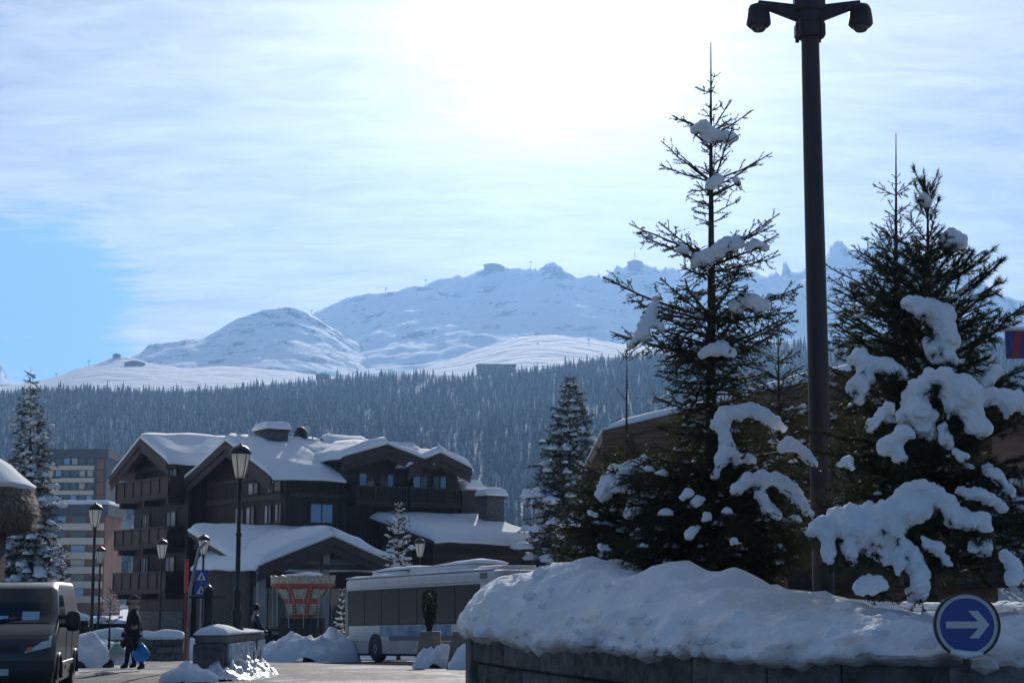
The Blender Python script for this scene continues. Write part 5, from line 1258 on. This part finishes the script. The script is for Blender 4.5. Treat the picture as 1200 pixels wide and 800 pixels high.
# ------------------------------------------------------------------ conifers
def needle_mesh(name, segs, per_m, ln, wd, ang, seed, jitter=.35):
    g = np.random.default_rng(seed)
    S = np.array([s for s, _ in segs], float); E = np.array([e for _, e in segs], float); A = E - S; Ln = np.linalg.norm(A, axis=1) + 1e-9
    cnt = np.maximum(2, (Ln * per_m).astype(int)); idx = np.repeat(np.arange(len(S)), cnt); n = len(idx)
    t = g.random(n)[:, None]; ax = A[idx] / Ln[idx][:, None]; base = S[idx] + A[idx] * t
    rv = g.normal(size=(n, 3)); rv -= ax * np.sum(rv * ax, 1)[:, None]; rv /= np.linalg.norm(rv, axis=1)[:, None] + 1e-9
    a = ang + g.normal(0, jitter, n); d = ax * np.cos(a)[:, None] + rv * np.sin(a)[:, None]
    sd = np.cross(d, g.normal(size=(n, 3))); sd /= np.linalg.norm(sd, axis=1)[:, None] + 1e-9
    l = ln * g.uniform(.7, 1.15, n)[:, None]
    V = np.empty((n * 3, 3)); V[0::3] = base - sd * wd / 2; V[1::3] = base + sd * wd / 2; V[2::3] = base + d * l
    return np_mesh(name, V, np.arange(n * 3).reshape(n, 3))
UP = Vector((0, 0, 1))
class Tree:
    def __init__(s, name, label, base, top, seed, cat='tree', group=None):
        s.base, s.top, s.H = Vector(base), Vector(top), top[2] - base[2]; s.rg = random.Random(seed); s.seed = seed
        s.root = thing(name, label, cat, base, 0, group); s.segs, s.br, s.sn = [], MB(), []
        s.TM = Matrix.Translation(-s.base)
    def axis(s, z): 
        f = (z - s.base.z) / s.H; return s.base.lerp(s.top, f)
    def branch(s, p0, az, L, elev, curve, spacing, seclen, r0=.014, ter=True, snow=0.0, lean=0.0, secang=52, hang=.22, snowsize=.13):
        rg = s.rg; h = Vector((math.cos(az), math.sin(az), 0)); n = 6; pts = []
        for i in range(n + 1):
            t = i / n; pts.append(p0 + h * L * t * (1 - .06 * abs(curve)) + UP * (math.tan(elev) * L * t + curve * L * t * t) + Vector((rg.uniform(-1, 1), rg.uniform(-1, 1), rg.uniform(-1, 1))) * .012 * L)
        rr = [r0 * L * (1 - .8 * i / n) + .003 for i in range(n + 1)]
        s.br.tube(pts, rr, 5, False)
        for a, b in zip(pts[2:-1], pts[3:]): s.segs.append((a, b))
        s.segs.append((pts[1].lerp(pts[2], .5), pts[2]))
        d = spacing
        side = rg.choice((-1, 1)); dist = .18 * L
        while dist < L * .97:
            t = dist / L * n; i = min(n - 1, int(t)); p = pts[i].lerp(pts[i + 1], t - i); fw = (pts[i + 1] - pts[i]).normalized()
            for sd in ((side, -side) if rg.random() < .6 else (side,)):
                a = R(rg.gauss(secang, 11)) * sd; dv = Matrix.Rotation(rg.gauss(0, .55), 3, fw) @ (Matrix.Rotation(a, 3, 'Z') @ fw) - UP * hang * rg.uniform(.2, 1.4); dv.normalize()
                l = min(seclen, (L - dist) * .62 + .05) * rg.uniform(.55, 1.1)
                m = p + dv * l * .55 + UP * rg.gauss(-.01, .02) * l; e = p + dv * l + fw * l * .12 - UP * .05 * l
                s.segs += [(p, m), (m, e)]; s.br.tube([p, m, e], [.0045, .0035, .002], 3, False)
                if ter and l > .14:
                    for q in range(int(l / .075)):
                        f = rg.uniform(.25, .95); b = p.lerp(e, f); a2 = R(rg.gauss(45, 12)) * rg.choice((-1, 1)); dv2 = Matrix.Rotation(rg.uniform(-1.3, 1.3), 3, dv) @ (Matrix.Rotation(a2, 3, 'Z') @ dv) - UP * .12
                        s.segs.append((b, b + dv2.normalized() * rg.uniform(.05, .13) * (1.15 - f * .5) * max(1, seclen / .4)))
            side = -side; dist += d * rg.uniform(.7, 1.3)
        if snow:
            for i in range(1, n):
                if rg.random() < snow: s.sn.append((pts[i] + UP * (.02 + .012 * L), rg.uniform(.5, 1.4) * L * snowsize, h))
        return pts
    def finish(s, trunk_r, needle, per_m, ln, wd, ang, mat_trunk=None, snowmat=None):
        t = MB(s.TM); n = 14; t.tube([s.base.lerp(s.top, i / n) + Vector((s.rg.gauss(0, .006), s.rg.gauss(0, .006), 0)) * s.H * .12 * (1 - i / n) for i in range(n + 1)], [trunk_r * (1 - i / n) ** 1.15 + .005 for i in range(n + 1)], 9); t.build('trunk', mat_trunk or M['bark'], s.root, True)
        s.br.M = None; s.br.v = [tuple(Vector(v) - s.base) for v in s.br.v]
        o = s.br.build('limbs', M['bark'], s.root, fix=False); o['kind'] = 'stuff'
        o = link('crown', needle_mesh('crown', [(a - s.base, b - s.base) for a, b in s.segs], per_m, ln, wd, ang, s.seed), needle, s.root); o['kind'] = 'stuff'
        if s.sn:
            V, F = [], []; bm = bmesh.new(); bmesh.ops.create_icosphere(bm, subdivisions=2, radius=1); bv = [v.co.copy() for v in bm.verts]; bf = [tuple(v.index for v in f.verts) for f in bm.faces]; bm.free()
            for p, sz, h in s.sn:
                k = len(V); w = Vector((-h.y, h.x, 0)); o_ = Vector((s.rg.uniform(0, 99), 0, 0))
                for v in bv:
                    q = 1 + .7 * noise.noise(v * 1.9 + o_); z = v.z if v.z > 0 else v.z * .6
                    V.append(p - s.base + (h * v.x * 1.25 + w * v.y * .95) * sz * q + UP * (z * sz * .62 * q - (v.x ** 2 + v.y ** 2) * sz * .25))
                F += [tuple(i + k for i in f) for f in bf]
            o = link('snow_load', np_mesh('snow_load', V, F), snowmat or M['treesnow'], s.root, True); o['kind'] = 'stuff'
        return s.root
    def clump(s, chains, depth, tol=.016, support=True, noisek=.16, fat=1.0):
        """snow pillow: chains of (px, py, radius px) at one depth; voxel-joined blob with its own carrying branch"""
        rg = s.rg; bm = bmesh.new(); k = 1 / ppm(depth)
        cen = at(chains[0][0][0], chains[0][0][1], depth)
        for ci_, ch in enumerate(chains):
            P = [at(x, y, depth + rg.uniform(-.05, .05)) for x, y, _ in ch]; Rr = [r * k * fat for _, _, r in ch]
            if len(P) == 1: P.append(P[0] + Vector((Rr[0] * .7, 0, 0))); Rr.append(Rr[0] * .85)
            for a, b, ra, rb in zip(P[:-1], P[1:], Rr[:-1], Rr[1:]):
                n = max(2, int((b - a).length / (min(ra, rb) * .55)))
                for i in range(n + 1):
                    f = i / n; r = (ra + (rb - ra) * f) * rg.uniform(.84, 1.13); c = a.lerp(b, f) + Vector((rg.gauss(0, .12), rg.gauss(0, .35), rg.gauss(0, .12))) * r
                    m = Matrix.Translation(c - s.base) @ Matrix.Diagonal((1, 1.25, .95, 1)); bmesh.ops.create_icosphere(bm, subdivisions=2, radius=r, matrix=m)
                    if rg.random() < .22:
                        c2 = c + Vector((rg.gauss(0, 1), rg.gauss(.3, .8), rg.gauss(-.35, .5))).normalized() * r * rg.uniform(.7, 1.3); bmesh.ops.create_icosphere(bm, subdivisions=2, radius=r * rg.uniform(.5, .85), matrix=Matrix.Translation(c2 - s.base))
            if support:
                first = min(P, key=lambda p: abs(p.x - s.axis(p.z).x)); o0 = s.axis(max(s.base.z + .1, first.z - .12)); fl = Vector((0, 0, 1))
                pts = [o0] + [p - UP * r * .75 for p, r in zip(P, Rr)]
                s.br.tube(pts, [.016] + [.010] * len(P), 5, False)
                for a, b, r in zip(pts[1:-1], pts[2:], Rr):
                    for q in range(max(5, int((b - a).length / .017)) if ci_ == 0 else 6):
                        p = a.lerp(b, rg.random()); d = Vector((rg.gauss(0, 1), rg.gauss(.45, .8), rg.gauss(-.75, .4))).normalized(); s.segs.append((p, p + d * rg.uniform(.8, 2.4) * max(r, .06)))
        me = bpy.data.meshes.new('t'); bm.to_mesh(me); bm.free(); o = bpy.data.objects.new('t', me); COL.objects.link(o)
        md = o.modifiers.new('r', 'REMESH'); md.mode = 'VOXEL'; md.voxel_size = tol; md.use_smooth_shade = True
        sm = o.modifiers.new('s', 'SMOOTH'); sm.factor = .6; sm.iterations = 14
        dg = bpy.context.evaluated_depsgraph_get(); out = bpy.data.meshes.new_from_object(o.evaluated_get(dg), depsgraph=dg); bpy.data.objects.remove(o); out.name = 'snow_pillow'
        n = len(out.vertices); co = np.empty(n * 3); out.vertices.foreach_get('co', co); co = co.reshape(n, 3); no = np.array([tuple(v.normal) for v in out.vertices])
        for i in range(n):
            v = Vector(co[i]); q = .034 * noise.noise(v * 9) + .022 * noise.noise(v * 22) + .009 * noise.noise(v * 50)
            co[i] += no[i] * q * (noisek / .16)
        out.vertices.foreach_set('co', co.ravel()); out.materials.clear(); out.update()
        return link('snow_pillow', out, M['treesnow'], s.root, True)

def grow(T, table, whorls, depth, elev, curve, spacing, seclen, nb, **kw):
    """table: (py, half width px); whorls: py rows; elev/curve: (top, bottom)"""
    y0, y1 = whorls[0], whorls[-1]
    for y in whorls:
        f = (y - y0) / max(1, y1 - y0); z = at(0, y, depth).z; p0 = T.axis(z); hw = interp(table, y) / ppm(depth)
        n = int(round(nb[0] + (nb[1] - nb[0]) * f)); a0 = T.rg.uniform(0, 6.28)
        for k in range(n):
            az = a0 + 6.283 * k / n + T.rg.gauss(0, .22); L = hw * T.rg.uniform(.72, 1.12) if k % 3 else hw * T.rg.uniform(.92, 1.18)
            if hw < .02: continue
            e = R(elev[0] + (elev[1] - elev[0]) * f + T.rg.gauss(0, 5)); c = curve[0] + (curve[1] - curve[0]) * f + T.rg.gauss(0, .03)
            T.branch(p0 + UP * T.rg.gauss(0, .02), az, L, e, c, spacing, seclen, **kw)

# tall sparse spruce
d = 18.2
T1 = Tree('spruce_tree', 'tall slender spruce with bare leader and snow pillows, left of the mast', at(834, 705, d), at(833, 50, d), 11)
rows = [(106, 20, 3), (130, 13, 2), (140, 15, 2), (156, 50, 5), (165, 34, 3), (176, 16, 2), (188, 20, 2), (212, 72, 5), (218, 56, 4), (228, 26, 3), (240, 30, 3), (253, 34, 3), (266, 24, 3), (304, 98, 6), (308, 84, 5), (318, 40, 4), (330, 44, 4), (342, 48, 4),
        (372, 122, 6), (378, 104, 6), (390, 60, 5), (402, 62, 5), (418, 106, 6), (424, 92, 6), (432, 70, 5), (446, 70, 6), (460, 66, 6), (474, 56, 6), (488, 62, 6), (502, 68, 6), (516, 62, 7), (532, 76, 7), (548, 88, 9), (560, 112, 9), (574, 124, 9), (588, 98, 9), (600, 126, 9), (614, 132, 9), (628, 104, 9), (640, 130, 9), (654, 118, 9), (668, 100, 8), (680, 84, 7)]
for y, hw, n in rows:
    f = (y - 104) / 580; p0 = T1.axis(at(0, y, d).z); hw /= ppm(d); a0 = T1.rg.uniform(0, 6.28)
    for k in range(n):
        az = a0 + 6.283 * k / n + T1.rg.gauss(0, .25); L = hw * (T1.rg.uniform(.55, 1.05) if k % 2 else T1.rg.uniform(.9, 1.15))
        T1.branch(p0 + UP * T1.rg.gauss(0, .03), az, L, R(30 - 38 * f + T1.rg.gauss(0, 6)), .10 + T1.rg.gauss(0, .04), .085 if f < .45 else .06, .12 + .33 * min(1, f * 1.2) ** 1.5, ter=f > .3, snow=.05 if f < .3 else .20, hang=.15 + .5 * f, snowsize=.048)
C1 = [([[(815, 153, 6), (823, 146, 8), (828, 156, 8), (837, 158, 8), (852, 161, 8), (860, 160, 6)]], 18.05), ([[(830, 217, 6), (839, 212, 7), (846, 208, 4)], [(862, 212, 5), (868, 214, 3)]], 18.0),
      ([[(815, 306, 7), (828, 300, 10), (842, 294, 11), (853, 287, 11), (866, 284, 8)]], 17.9), ([[(880, 289, 6), (888, 286, 7), (896, 290, 4)]], 17.8), ([[(798, 292, 5), (804, 294, 4)]], 17.8),
      ([[(768, 355, 5), (764, 362, 6), (762, 374, 7), (753, 390, 8), (744, 400, 6)], [(764, 378, 6), (776, 383, 5)]], 17.7), ([[(790, 376, 3), (800, 375, 3)]], 17.7),
      ([[(858, 360, 7), (868, 354, 9), (880, 353, 9), (893, 361, 6)]], 17.7), ([[(824, 415, 7), (834, 409, 8), (846, 408, 8), (857, 413, 6)]], 17.65),
      ([[(842, 498, 10), (848, 488, 11), (862, 483, 11), (880, 483, 11), (896, 487, 10), (908, 494, 9), (915, 501, 5)], [(847, 500, 8), (850, 515, 7), (853, 530, 8), (842, 545, 6), (837, 556, 5)], [(856, 534, 8), (870, 536, 6), (884, 538, 5)]], 17.5),
      ([[(918, 522, 9), (928, 522, 9), (938, 529, 7), (950, 538, 5), (959, 545, 3)]], 17.4),
      ([[(864, 572, 8), (876, 565, 9), (892, 560, 9), (908, 561, 9), (922, 568, 9), (933, 581, 8), (944, 594, 6), (951, 605, 4)], [(893, 580, 8), (900, 592, 8), (909, 604, 6)]], 17.3),
      ([[(800, 580, 5), (807, 577, 5)]], 17.3), ([[(815, 590, 5), (822, 583, 4)]], 17.3), ([[(823, 608, 4), (828, 602, 5), (833, 609, 3)]], 17.2), ([[(804, 628, 5), (812, 622, 4), (820, 617, 3)]], 17.2), ([[(846, 600, 3), (853, 597, 4), (860, 603, 3)]], 17.2), ([[(860, 634, 5), (868, 637, 3)]], 17.1)]
for ch_, dd in C1: T1.clump(ch_, dd)
T1.finish(.085, M['needle'], 210, .026, .0092, R(46))

# low bushy spruce and bare sapling at the left of the planter
d = 19.6
T2 = Tree('spruce_tree', 'low bushy spruce under big snow pillows at the planter left end', at(744, 700, d), at(748, 532, d), 23)
grow(T2, [(532, 10), (560, 60), (600, 95), (640, 105), (690, 90)], [545, 556, 567, 578, 589, 600, 611, 622, 633, 644, 655, 666, 677], d, (24, -2), (.06, .02), .075, .34, (8, 11), snow=.22, hang=.45, snowsize=.05)
for ch_, dd in [([[(706, 578, 9), (714, 566, 11), (726, 556, 11), (740, 550, 10), (756, 546, 9), (770, 549, 6), (782, 551, 4)], [(722, 570, 9), (735, 560, 8)]], 18.9), ([[(738, 602, 8), (745, 592, 10), (755, 584, 9), (766, 575, 6)]], 18.7), ([[(690, 600, 4), (697, 603, 4)]], 18.9), ([[(780, 600, 4), (788, 596, 5), (793, 604, 4)]], 18.7), ([[(705, 640, 4), (715, 645, 3)]], 18.6)]: T2.clump(ch_, dd)
T2.finish(.10, M['needle'], 200, .028, .0095, R(46))
p0, p1 = at(733, 700, 21.2), at(735, 392, 21.2)
T3 = Tree('sapling', 'thin bare reddish sapling stem rising above the bushy spruce', p0, p1, 5)
for y in (420, 470, 520, 548, 575): T3.branch(T3.axis(at(0, y, 21.2).z), T3.rg.uniform(0, 6), .12 + (y - 400) / 700, R(30), .05, .2, .08, ter=False)
T3.clump([[(738, 404, 3), (737, 410, 3)]], 21.1, support=False); T3.clump([[(716, 549, 3), (724, 547, 4)]], 21.0)
T3.finish(.028, M['needle'], 60, .015, .004, R(45))

# spruce behind the mast
d = 24.0
T4 = Tree('spruce_tree', 'dark spruce between the tall slender spruce and the mast', at(915, 700, d), at(912, 398, d), 31)
grow(T4, [(398, 0), (430, 30), (480, 50), (540, 70), (600, 85), (700, 90)], [425, 445, 462, 480, 497, 514, 530, 547, 564, 580, 597, 614, 630, 648], d, (20, -4), (.08, .05), .09, .32, (6, 10), snow=.14, hang=.4, snowsize=.07)
T4.finish(.09, M['needle'], 170, .03, .0095, R(46))
d = 21.5
T5 = Tree('spruce_tree', 'spruce with tall bare leader right of the mast, behind the pine', at(1050, 700, d), at(1050, 156, d), 37)
grow(T5, [(156, 0), (228, 26), (250, 18), (262, 12), (285, 40), (310, 62), (345, 75), (400, 92), (460, 105), (540, 118), (620, 122), (700, 110)],
     [228, 250, 262, 284, 300, 318, 334, 350, 366, 384, 402, 420, 440, 460, 480, 500, 520, 540, 560, 580, 600, 620, 640, 660], d, (30, -4), (.10, .06), .085, .30, (4, 10), snow=.12, hang=.35, snowsize=.06)
T5.finish(.085, M['needle'], 170, .027, .0095, R(46))

# pine with heavy snow fingers
d = 15.4
T6 = Tree('pine_tree', 'bristly pine loaded with heavy snow fingers behind the blue sign', at(1090, 705, d), at(1087, 226, d), 41)
z_ = at(0, 262, d).z
for k in range(10): T6.branch(T6.axis(z_ + k * .03), k * 2.4, .12, R(62), .1, .09, .1, ter=False)
grow(T6, [(262, 14), (300, 30), (335, 60), (365, 88), (400, 98), (450, 108), (520, 128), (600, 132), (700, 125)], [288, 312, 336, 356, 378, 400, 424, 450, 478, 506, 534, 562, 590, 620, 650], d, (42, 0), (.02, .05), .11, .34, (5, 11), ter=True, r0=.02, secang=38, snow=.18, snowsize=.045)
C6 = [([[(1103, 283, 8), (1111, 279, 10), (1121, 282, 10), (1128, 288, 6)]], 15.5), ([[(1081, 230, 5), (1084, 236, 5)]], 15.3),
      ([[(1060, 356, 8), (1074, 360, 12), (1090, 364, 13), (1102, 374, 13), (1109, 392, 12), (1111, 408, 11), (1112, 424, 9)], [(1088, 400, 7), (1093, 414, 7), (1098, 422, 5)]], 14.8),
      ([[(998, 424, 7), (1008, 420, 9), (1012, 434, 8), (1010, 450, 8), (1007, 468, 6)], [(1001, 446, 6), (997, 460, 6)], [(1016, 424, 8), (1030, 426, 8), (1044, 432, 7), (1059, 441, 6)]], 14.8),
      ([[(1086, 442, 9), (1080, 452, 12), (1073, 466, 13), (1074, 484, 14), (1083, 498, 12), (1089, 508, 9)]], 14.5),
      ([[(1094, 443, 10), (1110, 443, 12), (1124, 452, 14), (1133, 466, 15), (1138, 484, 14), (1141, 500, 12), (1144, 509, 9)], [(1112, 455, 9), (1113, 476, 6), (1113, 488, 4)]], 14.4),
      ([[(1146, 470, 8), (1160, 464, 10), (1172, 466, 10), (1180, 474, 9), (1180, 486, 6)], [(1190, 466, 8), (1200, 470, 11)]], 14.5),
      ([[(1036, 528, 7), (1042, 516, 9), (1054, 510, 9), (1066, 509, 7)], [(1050, 520, 8), (1055, 535, 7), (1060, 546, 5)]], 14.4), ([[(1105, 502, 6), (1109, 514, 6), (1110, 521, 5)]], 14.4),
      ([[(1042, 478, 6), (1034, 486, 6), (1024, 496, 6), (1020, 502, 4)], [(1046, 490, 6), (1038, 496, 4)]], 14.6), ([[(1165, 434, 9), (1158, 446, 8), (1152, 452, 5)]], 14.8), ([[(1156, 547, 5), (1166, 557, 6), (1178, 568, 6), (1186, 578, 5)]], 14.4),
      ([[(946, 622, 6), (958, 616, 8), (972, 611, 10), (990, 604, 11), (1008, 603, 12), (1026, 604, 12), (1042, 600, 12), (1052, 588, 11), (1064, 576, 11), (1078, 574, 11), (1092, 580, 11), (1106, 592, 11), (1120, 604, 11), (1136, 610, 10), (1150, 612, 9), (1160, 618, 6)],
        [(975, 622, 9), (1000, 618, 14), (1022, 622, 15), (1044, 616, 14), (1062, 604, 14), (1078, 596, 12)], [(990, 630, 9), (1012, 634, 12), (1034, 630, 11)], [(969, 620, 8), (970, 640, 7), (970, 658, 6)], [(988, 615, 9), (994, 640, 8), (998, 656, 6)], [(1016, 615, 15), (1024, 630, 13), (1033, 648, 8), (1036, 660, 5)], [(1050, 610, 10), (1052, 640, 8), (1052, 666, 6)], [(1064, 640, 9), (1072, 660, 10), (1076, 678, 11), (1076, 694, 10)]], 14.2),
      ([[(1126, 575, 6), (1142, 579, 7), (1160, 584, 7), (1176, 593, 5)]], 14.3), ([[(1080, 630, 6), (1094, 640, 7), (1106, 652, 6), (1114, 662, 4)]], 14.2), ([[(1140, 640, 7), (1152, 636, 8), (1156, 648, 5)]], 14.3), ([[(1180, 650, 9), (1190, 660, 10), (1186, 675, 8)]], 14.1),
      ([[(1120, 530, 5), (1130, 536, 6)]], 14.3), ([[(985, 545, 5), (994, 541, 5), (1000, 548, 4)]], 14.6), ([[(1008, 688, 9), (1022, 684, 10), (1036, 688, 8)]], 14.1)]
for ch_, dd in C6: T6.clump(ch_, dd, fat=1.12)
T6.finish(.10, M['pineneedle'], 350, .062, .0064, R(34))

# trees farther off, under fresh snow
d = 92.0; p0, p1 = at(668, 745, d), at(668, 433, d); p0.z = gz(d)
T7 = Tree('spruce_tree', 'dense dark snow dusted spruce tree standing right of the bus', p0, p1, 51)
grow(T7, [(433, 0), (450, 12), (480, 24), (520, 36), (560, 46), (600, 56), (650, 62), (700, 64)], list(range(444, 690, 9)), d, (10, -16), (.0, -.04), .24, .95, (6, 11), snow=.30, r0=.012)
T7.finish(.20, M['farneedle'], 32, .13, .035, R(50))
d = 65.0; p0, p1 = at(36, 745, d), at(36, 430, d); p0.z = gz(d)
T8 = Tree('spruce_tree', 'snow laden spruce tree rising behind the hut at the left edge', p0, p1, 57)
grow(T8, [(430, 0), (445, 8), (480, 20), (520, 26), (560, 32), (600, 36), (640, 42), (680, 48), (720, 46)], list(range(440, 700, 9)), d, (16, -14), (.0, -.05), .20, .7, (5, 9), snow=.55, r0=.012)
T8.finish(.16, M['farneedle'], 60, .08, .02, R(50))
d = 73.5; p0, p1 = at(467, 745, d), at(467, 588, d); p0.z = gz(d)
T9 = Tree('young_tree', 'young tree plastered with snow between the bus and the chalet', p0, p1, 61)
grow(T9, [(588, 4), (605, 12), (630, 18), (660, 22), (700, 20)], list(range(594, 720, 8)), d, (34, 5), (.0, -.02), .16, .4, (5, 7), snow=.6, r0=.014)
T9.finish(.09, M['farneedle'], 80, .06, .018, R(50))
d = 69.0; p0, p1 = at(401, 765, d), at(401, 688, d); p0.z = gz(d)
T10 = Tree('young_tree', 'small snow covered sapling at the left end of the white bus', p0, p1, 67)
grow(T10, [(688, 4), (710, 8), (740, 10)], list(range(692, 750, 7)), d, (35, 10), (.0, 0), .14, .3, (4, 6), snow=.75, r0=.014)
T10.finish(.05, M['farneedle'], 80, .05, .016, R(50))
d = 57.0
for x, y, sd, lab in ((128, 690, 71, 'frosted twiggy bush beside the pale lantern street lamp'), (70, 640, 73, 'bare frosted bush between the hut and the striped block')):
    dd = d if sd == 71 else 62.0; p0, p1 = at(x, 745, dd), at(x + 2, y, dd); p0.z = gz(dd)
    Tq = Tree('bush', lab, p0, p1, sd, 'bush'); grow(Tq, [(y, 4), (y + 30, 13), (745, 15)], list(range(y + 4, 735, 9)), dd, (50, 25), (.0, 0), .15, .4, (4, 6), snow=.4, r0=.014, ter=False)
    Tq.finish(.05, M['bark'], 26, .07, .012, R(45))

# banner on a pole at the right edge
DBn = 44.5; b0 = at(1194, 420, DBn)
ban = thing('banner', 'red and blue banner with snow on its top edge at the right border', 'banner', (b0.x, DBn, b0.z))
M['banner'] = mat('blue_banner_cloth', (.06, .07, .22), .8, vary=.3, vscale=5); M['bannerred'] = mat('red_banner_cloth', (.30, .03, .06), .8)
hb = at(1194, 388, DBn).z - b0.z
MB().box(-.32, .6, -.03, .03, 0, hb).build('cloth', M['banner'], ban); MB().prism([(-.18, .02), (.0, .02), (.10, hb - .02), (-.08, hb - .02)], 'y', -.036, -.0305).build('red_stripe', M['bannerred'], ban)
snow_slab('snow_cap', (-.4, -.2, hb + .002), (.7, -.2, hb + .002), (.7, .2, hb + .002), (-.4, .2, hb + .002), .12, ban, 10, 8, False, 2, material=M['treesnow'])
MB().tube([(.66, .0, gz(DBn) - b0.z), (.66, .0, hb + .05)], .05, 8).build('pole', M['black'], ban)

# lift stations and buildings far up the mountain
def far_hut(x, y, d, w, h, dep, lab, m_='wood', pylon=0):
    p = at(x, y, d); t = thing('mountain_hut', lab, 'mountain hut', (p.x, d, p.z - h * .6)); MB().prism([(-w / 2, -h), (w / 2, -h), (w / 2, h * .7), (0, h), (-w / 2, h * .7)], 'y', -dep / 2, dep / 2).build('wall', M[m_], t)
    MB().hexa([(-w * .55, -dep * .55, h * .70), (w * .55, -dep * .55, h * .70), (w * .55, dep * .55, h * .70), (-w * .55, dep * .55, h * .70), (-w * .1, -dep * .55, h * 1.06), (w * .1, -dep * .55, h * 1.06), (w * .1, dep * .55, h * 1.06), (-w * .1, dep * .55, h * 1.06)]).build('roof', M['black'], t)
    if pylon: MB().tube([(0, 0, h), (0, 0, h + pylon)], .9, 5).build('antenna', M['black'], t)
far_hut(577, 311, 4930, 46, 9, 20, 'flat lift station on the rounded summit'); far_hut(586, 313, 4930, 24, 7, 16, 'smaller lift hut just right of the summit station')
far_hut(744, 308, 4950, 40, 14, 20, 'lift station with antenna on the rocky peak', 'darkclad', 26)
far_hut(137, 416, 2960, 12, 5, 8, 'tiny hut on the ridge end above the left snowfield')
far_hut(158, 426, 2800, 30, 9, 12, 'dark chalet on the sunny left snowfield'); far_hut(378, 440, 2250, 16, 6, 10, 'small dark hut at the treeline under the spur')
far_hut(457, 344, 4900, 18, 6, 10, 'lone cabin on the long summit ridge')
p = at(582, 436, 2050.0); bt = thing('hotel_block', 'dark hotel block standing above the forest on the slope', 'building', (p.x, 2050, p.z - 14), R(6))
MB().box(-22, 22, 0, 16, -10, 22).build('wall', M['brick'], bt); MB().box(-23, 23, -1, 17, 22.05, 23.5).build('roof', M['darkclad'], bt)
for r_ in range(5):
    for c_ in range(9): MB().box(-20.5 + c_ * 4.7, -17.6 + c_ * 4.7, -.4, -.05, 2 + r_ * 4, 4.6 + r_ * 4).build('window', M['glass'], bt)
PY = [(365, 366, 4600, 'ski lift pylon in the notch right of the rocky spur'), (452, 340, 4900, 'ski lift pylon on the ridge above the lone cabin'), (499, 330, 4950, 'ski lift pylon midway up the long summit ridge'), (622, 309, 4980, 'ski lift pylon right of the rounded summit station'),
      (104, 425, 2950, 'ski lift pylon on the sunny left snowfield edge'), (66, 440, 2950, 'lowest ski lift pylon at the far left ridge end'), (630, 405, 2700, 'ski lift pylon on the bright snow mound, leftmost of three'), (655, 412, 2700, 'ski lift pylon on the bright snow mound, middle of three'), (690, 400, 2800, 'ski lift pylon on the bright snow mound, rightmost of three')]
for x, y, dd, lab in PY:
    p = at(x, y + 3, dd); hgt = 12 / 2100 * dd * .8
    t = thing('lift_pylon', lab, 'pylon', p - Vector((0, 0, hgt * .4)), 0, 'ski lift pylons on the mountain')
    MB().tube([(0, 0, -hgt * .3), (0, 0, hgt)], hgt * .03, 5).build('mast', M['black'], t); MB().box(-hgt * .2, hgt * .2, -.5, .5, hgt * .92, hgt).build('crossarm', M['black'], t)
